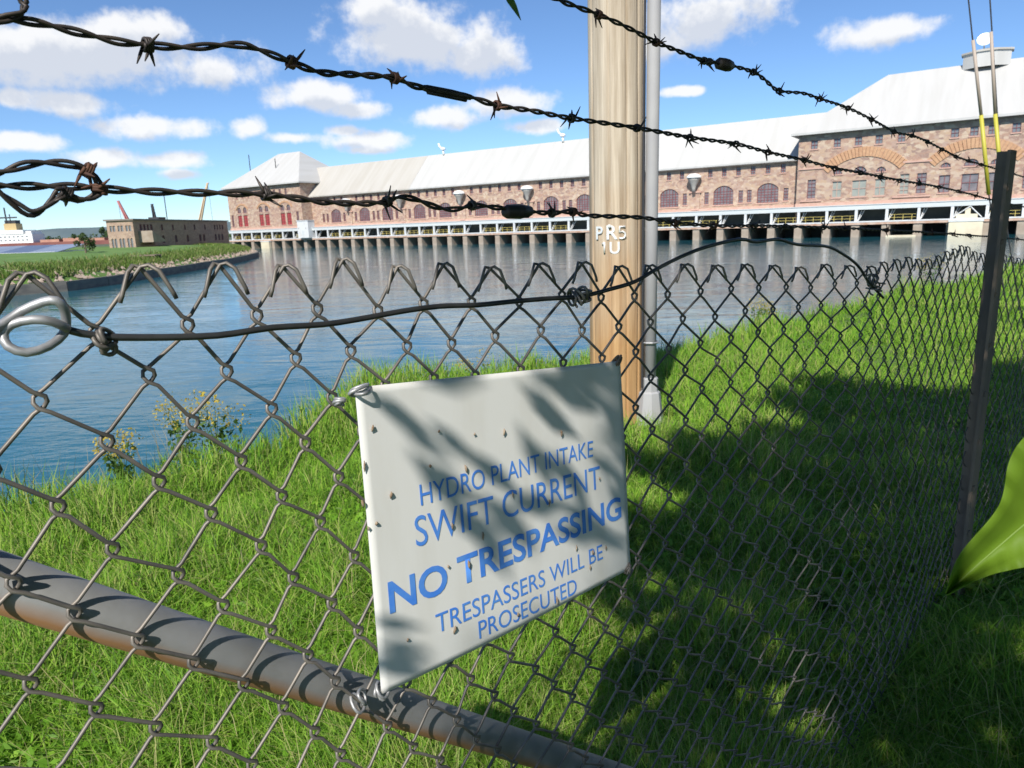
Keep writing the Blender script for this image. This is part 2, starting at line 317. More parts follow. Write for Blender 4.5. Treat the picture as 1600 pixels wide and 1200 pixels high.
# coarse grass and scrub on the island edge
def blades(n, pts, hmin, hmax, w, lean=.35, seed=1):
    r_ = np.random.default_rng(seed); P = np.asarray(pts); n = len(P)
    a = r_.uniform(0, 2*math.pi, n); h = r_.uniform(hmin, hmax, n)*(1 if np.isscalar(w) else 1); w = np.broadcast_to(w, (n,))*r_.uniform(.7, 1.3, n)
    la = r_.uniform(0, 2*math.pi, n); ln = r_.uniform(.05, lean, n)*h*1.6
    dx, dy = np.cos(a)*w/2, np.sin(a)*w/2; lx, ly = np.cos(la)*ln, np.sin(la)*ln
    V = np.zeros((n, 5, 3))
    V[:, 0] = P - np.c_[dx, dy, np.zeros(n)+.02]; V[:, 1] = P + np.c_[dx, dy, np.zeros(n)-.02]
    V[:, 2] = P + np.c_[dx*.8+lx*.35, dy*.8+ly*.35, h*.6]; V[:, 3] = P + np.c_[-dx*.8+lx*.35, -dy*.8+ly*.35, h*.6]
    V[:, 4] = P + np.c_[lx, ly, h*np.sqrt(np.maximum(.1, 1-(ln/h)**2*.5))]
    i0 = np.arange(n)*5; F1 = np.c_[i0, i0+1, i0+2, i0+3]; F2 = np.c_[i0+3, i0+2, i0+4]
    return V.reshape(-1, 3), F1, F2, np.repeat(r_.random(n), 5)
def blade_object(name, parts, material):
    Vs = []; loops = []; starts = []; tot = []; at_ = []; o_ = 0; ls = 0
    for V, F1, F2, A in parts:
        Vs.append(V); at_.append(A)
        for Fq, k in ((F1, 4), (F2, 3)):
            loops.append((Fq+o_).ravel()); starts.append(ls+np.arange(len(Fq))*k); tot.append(np.full(len(Fq), k)); ls += Fq.size
        o_ += len(V)
    V = np.concatenate(Vs); L = np.concatenate(loops); St = np.concatenate(starts); Tt = np.concatenate(tot)
    me = bpy.data.meshes.new(name); me.vertices.add(len(V)); me.vertices.foreach_set('co', V.ravel().astype(np.float32))
    me.loops.add(len(L)); me.loops.foreach_set('vertex_index', L.astype(np.int32)); me.polygons.add(len(St)); me.polygons.foreach_set('loop_start', St.astype(np.int32)); me.polygons.foreach_set('loop_total', Tt.astype(np.int32))
    me.update(calc_edges=True); me.validate()
    at = me.attributes.new('tint', 'FLOAT', 'POINT'); at.data.foreach_set('value', np.concatenate(at_).astype(np.float32))
    me.materials.append(material); return link(name, me)
MT['scrub'] = leafmat('scrub', [(.08,.15,.02),(.13,.22,.035),(.19,.26,.06),(.32,.28,.13)], None, 'tint', .35)
P = []
for k in range(26000):
    i = rng.integers(0, nP-2); d = 1.6+abs(rng.normal(0, 3.2)); p = ISLs[i]+(ISLs[i+1]-ISLs[i])*rng.random()+nrm[i]*d
    P.append((p[0], p[1], np.interp(d, [q[0] for q in prof], [q[1] for q in prof])))
o = blade_object('island_scrub', [blades(0, P, .15, .75, .10, .5, 3)], MT['scrub']); o['kind'] = 'stuff'; tag(o, 'rough grass and scrub along the island shore', 'scrub')
# far shore land and hills
mb = MB(); fs = [(-900,330),(-300,300),(-160,262),(-100,240),(-60,262),(200,600),(3000,2500),(6000,9000),(-8000,9000),(-8000,600)]
mb.add([(x, y, 1.2) for x, y in fs]+[(x, y, -1) for x, y in fs], [tuple(range(10))]+[(i, i+10, (i+1) % 10+10, (i+1) % 10) for i in range(10)])
MT['farland'] = mat('far_land', (.06,.09,.04), .95, col2=(.11,.12,.07), scale=.02)
struct(mb.build('far_shore', MT['farland']))
mb = MB(); V = []; nh = 90
for j in range(4):
    for i in range(nh):
        x = -7500+i*160; h = 105+22*math.sin(i*.21+2.2)+12*math.sin(i*.41)+5*math.sin(i*1.1)
        V.append((x, 6200+j*500, [0, .75, 1, 0][j]*max(20, h)*1.1))
mb.add(V, [(j*nh+i, j*nh+i+1, (j+1)*nh+i+1, (j+1)*nh+i) for j in range(3) for i in range(nh-1)])
MT['hill'] = mat('haze_tinted_hill', (.09,.13,.14), .95, col2=(.12,.16,.165), scale=.004)  # forest colour with the bluish distance haze painted in; no air volume
struct(mb.build('hills', MT['hill'], smooth=True))

# ------------------------------------------------------------------ powerhouse (local frame: x along the front, y into the building, z up)
PH = empty('powerhouse', (-53.19, 214.32, 0), math.atan2(-.55809, .82978))
tag(PH, 'long red sandstone powerhouse with white roofs standing over the water on piers', 'building')
BAY = 5.1
def arch_pts(u0, u1, zs, rise, n=10):
    w = (u1-u0)/2; uc = (u0+u1)/2
    if rise >= w*.98: return [(uc-w*math.cos(math.pi*k/n), zs+w*math.sin(math.pi*k/n)) for k in range(n+1)]
    R_ = (w*w+rise*rise)/(2*rise); a0 = math.asin(w/R_)
    return [(uc+R_*math.sin(-a0+2*a0*k/n), zs+rise-R_+R_*math.cos(-a0+2*a0*k/n)) for k in range(n+1)]
def wall_with_openings(name, u0, u1, z0, z1, y, ops, material, parent, depth=.45):
    # ops: (u0,u1,z0,zs,rise): rectangular to zs, then arch of given rise
    us = sorted({u0, u1, *[o_[0] for o_ in ops], *[o_[1] for o_ in ops]}); zs = sorted({z0, z1, *[o_[2] for o_ in ops], *[o_[3]+o_[4] for o_ in ops]})
    mb = MB(); eps = 1e-4
    for a, b_ in zip(us[:-1], us[1:]):
        zz = z0; blocks = sorted([(o_[2], o_[3]+o_[4]) for o_ in ops if o_[0] < b_-eps and o_[1] > a+eps])
        for lo, hi in blocks+[(z1, z1)]:
            if lo > zz+eps: mb.add([(a,y,zz),(b_,y,zz),(b_,y,lo),(a,y,lo)], [(0,1,2,3)])
            zz = max(zz, hi)
    for a, b_, lo, sp, rise in ops:
        top = arch_pts(a, b_, sp, rise) if rise > 0 else [(a, sp), (b_, sp)]
        if rise > 0:
            zt = sp+rise; h = len(top)//2
            mb.add([(a, y, zt)]+[(p[0], y, p[1]) for p in top[:h+1]], [tuple(range(h+2))[::-1]])
            mb.add([(b_, y, zt)]+[(p[0], y, p[1]) for p in top[h:]], [tuple(range(len(top)-h+1))[::-1]])
        ring = [(a, lo)]+top+[(b_, lo)]; n = len(ring)
        mb.add([(p[0], y, p[1]) for p in ring]+[(p[0], y+depth, p[1]) for p in ring], [(i, (i+1) % n, (i+1) % n+n, i+n) for i in range(n)])
    return mb.build(name, material, parent)
_wc = {}
def window(op, y, kind, parent, nv=3, nh=4):
    u0, u1, lo, sp, rise = op; w = u1-u0; key = (round(w, 2), round(sp-lo, 2), round(rise, 2), kind)
    if key not in _wc:
        top = arch_pts(-w/2, w/2, sp-lo, rise) if rise > 0 else [(-w/2, sp-lo), (w/2, sp-lo)]
        ring = [(-w/2, 0)]+top+[(w/2, 0)]
        p = MB(); p.add([(a, .28, z) for a, z in ring], [tuple(range(len(ring)))[::-1]])
        f = MB(); t_ = .09 if w > 1.5 else .07; H = sp-lo
        for k in range(nv+1):
            x = -w/2+t_/2+(w-t_)*k/nv; zt = H if rise == 0 else float(np.interp(x, [q[0] for q in top], [q[1] for q in top])); f.box((x-t_/2, .16, 0), (x+t_/2, .27, zt))
        for k in range(nh+1):
            z = t_/2+(H-t_)*k/nh; f.box((-w/2, .17, z-t_/2), (w/2, .265, z+t_/2))
        if rise > 0: f.tube([(a*.985, .2, z*.995) for a, z in top], .07, 5)
        s_ = MB(); s_.box((-w/2-.15, -.14, -.22), (w/2+.15, .3, 0))
        pm = {'red': MT['redpanel'], 'shade': MT['paneg'], 'small': MT['panesm']}.get(kind, MT['pane'])
        fm = MT['maroon'] if kind != 'shade' else MT['ledge']
        _wc[key] = (p.mesh('pane', pm), f.mesh('frame', fm), s_.mesh('sill', MT['ledge']))
    e = empty('window'); e.parent = parent; e.location = ((u0+u1)/2, y, lo)
    for nme, me in zip(('pane', 'frame', 'sill'), _wc[key]): link(nme, me, e)
    return e
# --- long wing
WY = 5.0; u_a, u_b = -11.4, 131.8; wops = []; domes = [4.9+21.07*k for k in range(-1, 7)]; kinds = []
for D_ in domes:
    for du, w, lo, sp, ri, kd in [(-2.4,.95,7.4,9.9,0,'n'),(2.4,.95,7.4,9.9,0,'n'),(6.0,4.2,7.15,9.9,1.15,'a'),(9.65,.95,7.4,9.9,0,'n'),(11.4,.95,7.4,9.9,0,'n'),(15.1,4.2,7.15,9.9,1.15,'a')]+[(3.1+2.97*q,.95,12.9,14.6,0,'small') for q in range(6)]:
        a, b_ = D_+du-w/2, D_+du+w/2
        if a > u_a+.6 and b_ < u_b-.6: wops.append((a, b_, lo, sp, ri)); kinds.append(kd)
wall_with_openings('wall', u_a, u_b, 5.9, 15.6, WY, wops, MT['stone'], PH)
for op, kd in zip(wops, kinds): window(op, WY, 'small' if kd == 'small' else 'maroon', PH, 6 if kd == 'a' else 2, 5 if kd == 'a' else 4)
for D_ in domes:
    if not (u_a+2 < D_ < u_b-3): continue
    p = MB(); p.box((D_-1.0, WY-.28, 6.6), (D_+1.0, WY-.003, 9.9)); p.build('pilaster', MT['stone'], PH)
    p = MB(); p.box((D_-1.35, WY-.5, 9.9), (D_+1.35, WY-.003, 10.2)); p.box((D_-.8, WY-.35, 6.25), (D_+.8, WY-.003, 6.6)); p.build('pilaster_ledge', MT['ledge'], PH)
    h = empty('vent_hood'); h.parent = PH; h.location = (D_, WY-1.3, 10.2)
    p = MB(); p.lathe([(1.55,2.75),(1.6,2.85),(1.5,3.1),(1.2,3.4),(.7,3.62),(.05,3.7)], 20); p.build('dome_cap', MT['domew'], h, True)
    p = MB(); p.lathe([(.35,0),(.4,.6),(.6,1.3),(1.1,2.2),(1.45,2.75)], 16); p.build('funnel', MT['domeg'], h, True)
lb = MB(); lb.box((u_a, WY-.22, 5.9), (u_b, WY-.004, 6.55)); lb.build('base_course', MT['ledge'], PH)
def slab_poly(mb, pts, th=.3):     # sloping roof sheet with thickness
    P_ = np.array(pts, float); n = np.cross(P_[1]-P_[0], P_[2]-P_[0]); n /= np.linalg.norm(n); n *= (1 if n[2] > 0 else -1)
    k = len(P_); mb.add(np.r_[P_, P_-np.array([0,0,th])], [tuple(range(k)), tuple(range(2*k-1, k-1, -1))]+[(i, i+k, (i+1) % k+k, (i+1) % k) for i in range(k)])
RY, RZ = 13.0, 24.5
e0, ez = WY-1.0, 15.35
for nm, ua, ub, mm in (('roof', -24, 29.5, 'roofc'), ('roof', 29.55, 141, 'roofw')):
    r_ = MB(); slab_poly(r_, [(ua,e0,ez),(ub,e0,ez),(ub,RY,RZ),(ua,RY,RZ)], .35); slab_poly(r_, [(ub,RY,RZ-.004),(ub,2*RY-e0,ez),(ua,2*RY-e0,ez),(ua,RY,RZ-.004)], .35); r_.build(nm, MT[mm], PH)
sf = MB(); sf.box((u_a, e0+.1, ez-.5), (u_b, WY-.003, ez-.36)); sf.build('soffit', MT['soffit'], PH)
bw = MB(); bw.box((-11, 20.9, 2.9), (131.5, 21.2, 15.3)); bw.build('rear_wall', MT['stone'], PH)
# --- pavilions
def pavilion(u0, u1, ops, kinds, r0, r1, name):
    y0, y1 = 1.0, 25.0; zt = 19.75
    wall_with_openings('pavilion_wall', u0, u1, 5.9, zt, y0, ops, MT['stone'], PH)
    for op, (kd, nv, nh_) in zip(ops, kinds): window(op, y0, kd, PH, nv, nh_)
    s_ = MB(); s_.add([(u0,y0,2.9),(u0,y1,2.9),(u0,y1,zt),(u0,y0,zt)], [(0,1,2,3)]); s_.add([(u1,y0,2.9),(u1,y1,2.9),(u1,y1,zt),(u1,y0,zt)], [(0,3,2,1)]); s_.add([(u0,y1,2.9),(u1,y1,2.9),(u1,y1,zt),(u0,y1,zt)], [(3,2,1,0)]); s_.build('side_wall', MT['stone'], PH)
    o_ = 1.3; ze = 19.6; rz = 30.1; A = (u0-o_, y0-o_, ze); B = (u1+o_, y0-o_, ze); C_ = (u1+o_, y1+o_, ze); D2 = (u0-o_, y1+o_, ze); P1 = (r0, 13, rz); P2 = (r1, 13, rz)
    r_ = MB(); r_.add([A, B, C_, D2, P1, P2]+[(p[0], p[1], p[2]-.4) for p in (A, B, C_, D2)], [(0,1,5,4),(1,2,5),(2,3,4,5),(3,0,4),(0,6,7,1),(1,7,8,2),(2,8,9,3),(3,9,6,0)]); r_.build('pavilion_roof', MT['roofw'], PH)
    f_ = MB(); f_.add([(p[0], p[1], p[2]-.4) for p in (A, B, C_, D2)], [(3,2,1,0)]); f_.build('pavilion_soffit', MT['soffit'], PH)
    c_ = MB(); c_.box((u0-.1, y0-.25, 5.9), (u1+.1, y0-.004, 6.6)); c_.build('base_course', MT['ledge'], PH)
ops = []; kd = []
for uc in (-40.5, -29.5, -19.0):
    for s_ in (-1.45, 1.45):
        ops += [(uc+s_-1.05, uc+s_+1.05, 7.1, 10.7, 0), (uc+s_-.9, uc+s_+.9, 11.4, 12.3, .9)]; kd += [('red', 2, 4), ('small', 2, 2)]
for uc in (-45.8, -13.6): ops.append((uc-.55, uc+.55, 7.2, 10.9, 0)); kd.append(('maroon', 2, 4))
for uc in (-42.5,-39.5,-36.5,-23.5,-20.8,-18.1): ops.append((uc-.5, uc+.5, 16.1, 17.9, 0)); kd.append(('small', 2, 2))
pavilion(-47.3, -11.4, ops, kd, -34.4, -23.8, 'left')
def voussoir_arch(uc, half, zs, rise, th, y, n=15):
    e_ = empty('relieving_arch'); e_.parent = PH
    R_ = (half*half+rise*rise)/(2*rise); a0 = math.asin(min(1, half/R_)); zc = zs+rise-R_
    for k in range(n):
        a, b_ = -a0+2*a0*k/n+.004, -a0+2*a0*(k+1)/n-.004; rr = (R_, R_+th)
        mb = MB(); mb.prism([(uc+r2*math.sin(q), zc+r2*math.cos(q)) for r2, q in ((rr[0], a), (rr[1], a), (rr[1], b_), (rr[0], b_))], y-.16-.03*(k % 2), y-.003)
        mb.build('voussoir', MT['voussoir'], e_)
for uc in (-40.5, -29.5, -19.0): voussoir_arch(uc, 3.0, 12.3, 1.6, .45, 1.0, 9)
ops = []; kd = []
for uc in (143.3, 160.7, 178.1):
    for s_, w in ((-4.3, 1.7), (-.5, 2.5), (3.0, 1.8)):
        ops += [(uc+s_-w/2, uc+s_+w/2, 7.45, 10.4, 0), (uc+s_-w*.45, uc+s_+w*.45, 11.7, 11.75, w*.45)]; kd += [('shade' if uc < 150 else 'maroon', 2, 2), ('paneg', 3, 1)]
for uc in (134.5, 150.2, 152.9, 168.4, 171, 186.6): ops.append((uc-.75, uc+.75, 7.5, 11.0, 0)); kd.append(('maroon' if uc != 150.2 else 'shade', 2, 5))
for uc in (134.6,138.6,142.2,145.6,149.2,157.3,160.1,162.7,166,172,175.4,178.9,182.5): ops.append((uc-.6, uc+.6, 16.6, 18.1, 0)); kd.append(('small', 2, 2))
pavilion(131.8, 189.2, ops, kd, 144.9, 176.5, 'centre')
for uc in (143.3, 160.7, 178.1): voussoir_arch(uc, 6.0, 12.0, 2.6, 1.7, 1.0, 25)
for a, b_ in ((132, 136.8), (149.8, 154.3), (167.2, 171.7)):
    mb = MB(); mb.box((a, .8, 12.9), (b_, .997, 13.2)); mb.build('string_course', MT['ledge'], PH)
for a, b_ in ((132.6, 136.4), (148.5, 154.5)):
    mb = MB(); mb.box((a, .76, 6.9), (b_, .996, 7.2)); mb.build('window_ledge', MT['ledge'], PH)
cp = empty('cupola'); cp.parent = PH; cp.location = (160.6, 13, 29.0)
k8 = [(3.9*math.cos(math.pi/8+i*math.pi/4), 3.2*math.sin(math.pi/8+i*math.pi/4)) for i in range(8)]
mb = MB(); mb.add([(x, y, 0) for x, y in k8]+[(x, y, 2.5) for x, y in k8], [(i, (i+1) % 8, (i+1) % 8+8, i+8) for i in range(8)]); mb.build('drum', MT['roofw'], cp)
mb = MB(); mb.add([(x*1.09, y*1.09, z) for z in (2.5, 2.8) for x, y in k8]+[(0, 0, 3.5)], [tuple(range(7, -1, -1))]+[(i, (i+1) % 8, (i+1) % 8+8, i+8) for i in range(8)]+[(i+8, (i+1) % 8+8, 16) for i in range(8)]); mb.build('cupola_roof', MT['roofc'], cp)
mb = MB(); Md = Matrix.Translation((-.6, -1.0, 4.5)) @ Matrix.Rotation(math.radians(65), 4, 'X'); mb.lathe([(.05,0),(.6,.1),(1.0,.3),(1.25,.6),(1.2,.62),(.9,.36),(.05,.1)], 18, Md); mb.tube([(-.6,-.9,3.2),(-.6,-.95,4.5)], .12, 8); mb.build('dish', MT['domew'], cp, True)
# roof vents and masts
for u in (35.5, 73.5):
    v_ = MB(); v_.tube([(u, 12.6, 24.2), (u, 12.5, 25.5)], .3, 10); v_.lathe([(.3,0),(.7,.15),(.75,.5),(.35,.8),(.05,.9)], 12, None, (u, 12.5, 25.4)); v_.tube([(u-.2,12.4,25.8),(u-1.0,12.2,26.5),(u-1.3,12.2,27.3)], .28, 8); v_.build('roof_vent', MT['domew'], PH, True)
for u, y, z0, z1 in ((-44.5, 9, 24.0, 30.5), (-28.3, 6.5, 24.2, 27.8)):
    v_ = MB(); v_.tube([(u, y, z0), (u, y, z1)], .14, 6); v_.build('mast', MT['darkmetal'], PH)
# --- intake gallery: piers, deck, posts, beam, railing
dk = MB(); dk.box((-47.4, -.15, 2.3), (189, 6.4, 2.72)); dk.build('deck_slab', MT['rust'], PH)
dk = MB(); dk.box((-47.4, -.2, 2.722), (189, 6.3, 2.95)); dk.build('deck_top', MT['white'], PH)
dk = MB(); dk.box((-47.4, 0, 5.05), (189, .45, 5.86)); dk.build('gallery_beam', MT['beam'], PH)
dk = MB(); dk.box((-47.4, -.12, 5.862), (189, 4.98, 6.0)); dk.build('gallery_roof', MT['beam'], PH)
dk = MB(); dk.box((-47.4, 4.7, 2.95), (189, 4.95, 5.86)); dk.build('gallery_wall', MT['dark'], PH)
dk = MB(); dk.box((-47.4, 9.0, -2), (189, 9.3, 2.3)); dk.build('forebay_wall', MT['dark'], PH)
i0, i1 = -9, 37
pm = MB(); pm.prism([(-.7,-2),(.7,-2),(.7,2.298),(-.7,2.298)], .1, 9.0); pmesh = pm.mesh('pier', MT['conc'])
po = MB(); po.box((-.24, .06, 2.95), (.24, .4, 5.05)); pome = po.mesh('post', MT['white'])
br = MB(); br.tube([(.25,.5,3.0),(.75,1.4,4.9)], .09, 6); br.tube([(.3,.9,3.0),(1.2,1.5,4.95)], .06, 6); brme = br.mesh('brace', MT['white'])
ra = MB()
for z in (3.45, 3.98): ra.box((.3, .75, z-.032), (BAY-.3, .82, z+.032))
for x in (1.2, 2.6, 4.0): ra.box((x-.045, .76, 2.95), (x+.045, .85, 4.0))
rame = ra.mesh('railing', MT['yellow'])
for i in range(i0, i1+1):
    u = i*BAY
    p = link('pier', pmesh, PH); p.location = (u, 0, 0)
    p = link('post', pome, PH); p.location = (u, 0, 0)
    if i < i1:
        p = link('brace', brme, PH); p.location = (u, 0, 0)
        if i not in (-1, -2, 10, 16, 23, 28, 30, 31) and not (i % 7 == 3): p = link('railing', rame, PH); p.location = (u, 0, 0)
def loose(name, label, cat, loc, mb_list, group=None):
    e = empty(name, loc, PH.rotation_euler[2]); tag(e, label, cat, group)
    for nm, mb_, mt_ in mb_list: mb_.build(nm, mt_, e)
    return e
def phw(u, y, z): return PH.matrix_basis @ Vector((u, y, z))
a = MB(); a.box((-2.4,-1.3,0), (2.4,1.2,5.0)); a2 = MB(); a2.box((-2.55,-1.45,5.0), (2.55,1.35,5.2)); a3 = MB(); a3.box((-.5,-1.34,.1), (.5,-1.3,2.2)); a4 = MB(); a4.box((-2.0,-1.33,2.6),(-1.7,-1.3,3.1)); a4.box((1.2,-1.33,2.6),(1.5,-1.3,3.1))
loose('gate_house', 'white box-shaped gate house on the intake deck near the left pavilion', 'cabin', phw(-9, -.1, 2.952), [('body', a, MT['white']), ('roof', a2, MT['beam']), ('door', a3, MT['beam']), ('vent', a4, MT['domeg'])])
a = MB(); a.box((-2.5,-1.4,-.4), (2.5,-.16,2.6)); a2 = MB(); a2.box((-2.6,-1.5,2.6), (2.6,-.16,2.9))
MT['cream'] = mat('cream_plate', (.66,.60,.44), .6, col2=(.58,.50,.36), scale=.5)
loose('bulkhead_gate', 'cream steel bulkhead gate hung against the deck below the right gallery', 'gate', phw(160.3, 0, -.2), [('plate', a, MT['cream']), ('top_beam', a2, MT['white'])])
a = MB(); a.box((-1.6,-.3,0), (1.6,.5,.7)); a.box((-.3,-.2,.7), (.5,.4,1.7)); a2 = MB(); a2.tube([(-2.2,-.3,.1),(.4,-.3,2.0)], .1, 6); a2.tube([(2.2,-.3,.1),(.4,-.3,2.0)], .1, 6)
loose('gate_hoist', 'small gate hoist with diagonal white braces above the cream bulkhead', 'hoist', phw(160.3, .5, 2.952), [('motor_housing', a, MT['cream']), ('brace', a2, MT['white'])])
a = MB(); a.box((-2.4,-.9,-.5), (2.4,-.16,.3))
loose('fender_beam', 'pale timber fender between two piers near the central pavilion', 'fender', phw(150.5, 0, 0), [('beam', a, MT['cream'])])
a = MB(); a.box((-2.0,-1.0,-.8), (2.0,-.16,2.2)); a2 = MB(); a2.box((-2.1,-1.1,2.2),(2.1,-.16,2.45))
loose('pier_block', 'tan concrete block filling one bay below the left pavilion', 'block', phw(-28.05, 0, -.1), [('block', a, MT['cream']), ('cap', a2, MT['white'])])
# --- stone annex on the island
AN = empty('annex_building', (-84.96, 165, 2.0)); tag(AN, 'long two-storey tan stone annex with flat dark roof behind the grassy island', 'building')
dl = np.array([-85.5+84.96, 222-165.0]); dl /= np.linalg.norm(dl); AN.rotation_euler = (0, 0, math.atan2(dl[1], dl[0]))
L_ = 57.0; Wd = 6.0; ht = 6.6
ops = [(a-.5, a+.5, 4.3, 5.7, 0) for a in (3.5,5.2,6.9,8.6,14,20,27,33,40,47,49,51,53)] + [(a-.7, a+.7, 1.2, 2.6, .5) for a in (7,14,21,28,36,38.6,47,49.5,52)]
# local x along the long shaded face (camera side at local y=0 facing -y)
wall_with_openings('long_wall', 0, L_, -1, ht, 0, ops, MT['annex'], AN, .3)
_wc.clear()
for op in ops: window(op, 0, 'small', AN, 2, 3)
ew = empty('end_wall'); ew.parent = AN; ew.rotation_euler = (0, 0, -math.pi/2); ew.location = (0, Wd, 0)
eops = [(a-.26, a+.26, 4.2, 5.5, 0) for a in (.9,1.6,2.7,3.4,4.5,5.2)] + [(a-.26, a+.26, .6, 2.4, .26) for a in (.9,1.6,2.7,3.4,4.5,5.2)]
wall_with_openings('wall', 0, Wd, -1, ht, 0, eops, MT['annex'], ew, .3)
for op in eops:
    p = MB(); p.box((op[0], .2, op[2]), (op[1], .25, op[3]+op[4])); p.build('pane', MT['panesm'], ew)
p = MB(); p.box((-.4,-.4,ht), (L_+.3, Wd+.4, ht+.35)); p.build('roof', MT['soffit'], AN)
p = MB(); p.box((.02,Wd-.3,-1), (L_, Wd-.02, ht-.01)); p.box((L_-.3,.01,-1),(L_-.02,Wd-.31,ht-.01)); p.build('rear_wall', MT['annex'], AN)
p = MB(); p.prism([(2,1.6),(9,1.6),(2.0,4.2)], -3.2, -.01); p.build('porch_roof', MT['conc'], AN)
p = MB(); p.tube([(24,3,ht+.3),(24,3,ht+6.5)], .12, 6); p.build('mast', MT['darkmetal'], AN)
p = MB(); p.box((17,2,ht+.352),(21,4.5,ht+1.0)); p.build('roof_hatch', MT['darkmetal'], AN)

# ------------------------------------------------------------------ far things on the left
def far(x, y, Y): return at(x, y, Y)
MT['shipw'] = mat('ship_white', (.78,.78,.76), .5); MT['hull'] = mat('ship_hull', (.16,.05,.045), .6, col2=(.22,.08,.06), scale=.1); MT['stack'] = mat('ship_funnel', (.46,.34,.16), .6); MT['decks'] = mat('ship_deck_red', (.36,.17,.12), .7, col2=(.45,.25,.17), scale=.2)
SH = empty('cargo_ship', (-350, 560, 0)); tag(SH, 'white-housed cargo ship with dark red hull moored on the far shore', 'ship'); SH.rotation_euler = (0, 0, .05)
a = MB(); a.prism([(-46,-.5),(84,-.5),(92,5.0),(88,4.4),(-46,4.2),(-50,4.0)], -9, 9); a.build('hull', MT['hull'], SH)
a = MB(); a.box((-44,-8,4.25),(-12,8,11)); a.box((-40,-8.5,11),(-18,8.5,14)); a.box((-46,-6,4.3),(-44.1,6,15.5)); a.box((-17,-7,11.01),(-13,7,13)); a.build('superstructure', MT['shipw'], SH)
a = MB(); a.box((-34,-4,14),(-25,4,19)); a.build('funnel', MT['stack'], SH)
a = MB(); a.box((-33.5,-3,19),(-25.5,3,21.5)); a.box((-38,-3.5,23),(-24,-2.5,24)); a.tube([(-32,-3,19),(-32,-3,31)], .5, 6); a.tube([(-29,-3,19),(-29,-3,26)], .35, 6); a.build('mast', MT['darkmetal'], SH)
for k in range(5):
    a = MB(); x0 = -8+k*17; a.box((x0,-6,4.2),(x0+14,6,6.2+.6*(k % 2))); a.build('hatch_cover', MT['decks'], SH)
a = MB(); a.lathe([(4,0),(4,3),(3,5),(.3,6)], 14, None, (52,0,6.0)); a.build('tank_dome', MT['shipw'], SH, True)
for r_ in range(2):
    for k in range(9):
        a = MB(); a.box((-42.5+k*3.2, -8.06, 6+r_*2.6), (-41+k*3.2, -8.0, 7+r_*2.6)); a.build('porthole', MT['panesm'], SH)
MT['blueroof'] = mat('blue_metal_roof', (.19,.24,.33), .6, col2=(.24,.29,.38), scale=.3); MT['blueroof2'] = mat('dark_blue_roof', (.11,.15,.24), .6)
BR = empty('boat_shed', (-104.5, 130, 1.9)); tag(BR, 'low boat shed with blue metal roof beyond the island grass', 'shed')
a = MB(); a.box((-22,.5,-.5),(22.5,11,.85)); a.build('wall', MT['white'], BR)
for k in range(8):
    a = MB(); x0 = -22.5+k*5.7; slab_poly(a, [(x0,0,.75),(x0+5.66,0,.75),(x0+5.66-1.5,12,2.0),(x0-1.5,12,2.0)], .1); a.build('roof_panel', MT['blueroof'] if k % 3 else MT['blueroof2'], BR)
MT['redshed'] = mat('red_shed', (.42,.20,.16), .8, col2=(.36,.17,.14), scale=.1)
WS = empty('warehouse', (-165, 330, 1.2)); tag(WS, 'long low red-brown warehouse on the far shore left of the annex', 'warehouse')
a = MB(); a.box((-14,0,0),(30,14,5.2)); a.build('wall', MT['redshed'], WS); a = MB(); a.prism([(-14.6,5.2),(30.6,5.2),(30.6,5.6),(-14.6,5.6)], -.6, 14.6); a.build('roof', MT['ledge'], WS)
for k in range(6):
    a = MB(); a.box((-11+k*7,-.06,.2),(-7.5+k*7,-.003,3.4)); a.build('door', MT['soffit'], WS)
MT['crane'] = mat('crane_red', (.45,.16,.15), .6); MT['cranet'] = mat('crane_tan', (.62,.47,.30), .6)
def crane(loc, boom, label, mt_, h=8):
    e = empty('harbour_crane', loc); tag(e, label, 'crane')
    a = MB(); a.box((-2,-2,0),(2,2,3)); a.box((-1.6,-1.6,3),(1.6,1.6,h)); a.build('cab', mt_, e)
    a = MB(); bx, bz = boom
    for s_ in (-.7, .7):
        for q in (-.6, .6): a.tube([(s_, q, h-1), (bx+s_*.3, q*.3, bz)], .3, 5)
    for k in range(9):
        t_ = k/9; t2 = (k+1)/9; a.tube([(-.7+bx*t_, 0, h-1+(bz-h+1)*t_), (.7+bx*t2, 0, h-1+(bz-h+1)*t2)], .22, 4)
    a.build('boom', mt_, e)
    a = MB(); a.tube([(bx, 0, bz), (bx+.3, 0, h+1)], .08, 4); a.build('hoist_line', MT['darkmetal'], e); return e
crane((-178, 345, 1.2), (-5, 21), 'pink-red lattice crane leaning left beside the annex', MT['crane'])
crane((-166.5, 345, 1.2), (-.8, 19), 'short dark crane tip rising behind the annex roof', MT['darkmetal'])
crane((-166, 390, 1.2), (8, 31), 'tall tan lattice crane rising behind the annex roof', MT['cranet'])
MT['treef'] = leafmat('far_leaves', [(.03,.06,.02),(.05,.09,.025),(.08,.12,.035)], None, 'tint', .15)
MT['bark'] = mat('bark', (.12,.09,.065), .95, col2=(.18,.14,.10), scale=8, stretch=(3,3,.6), bump=.5)
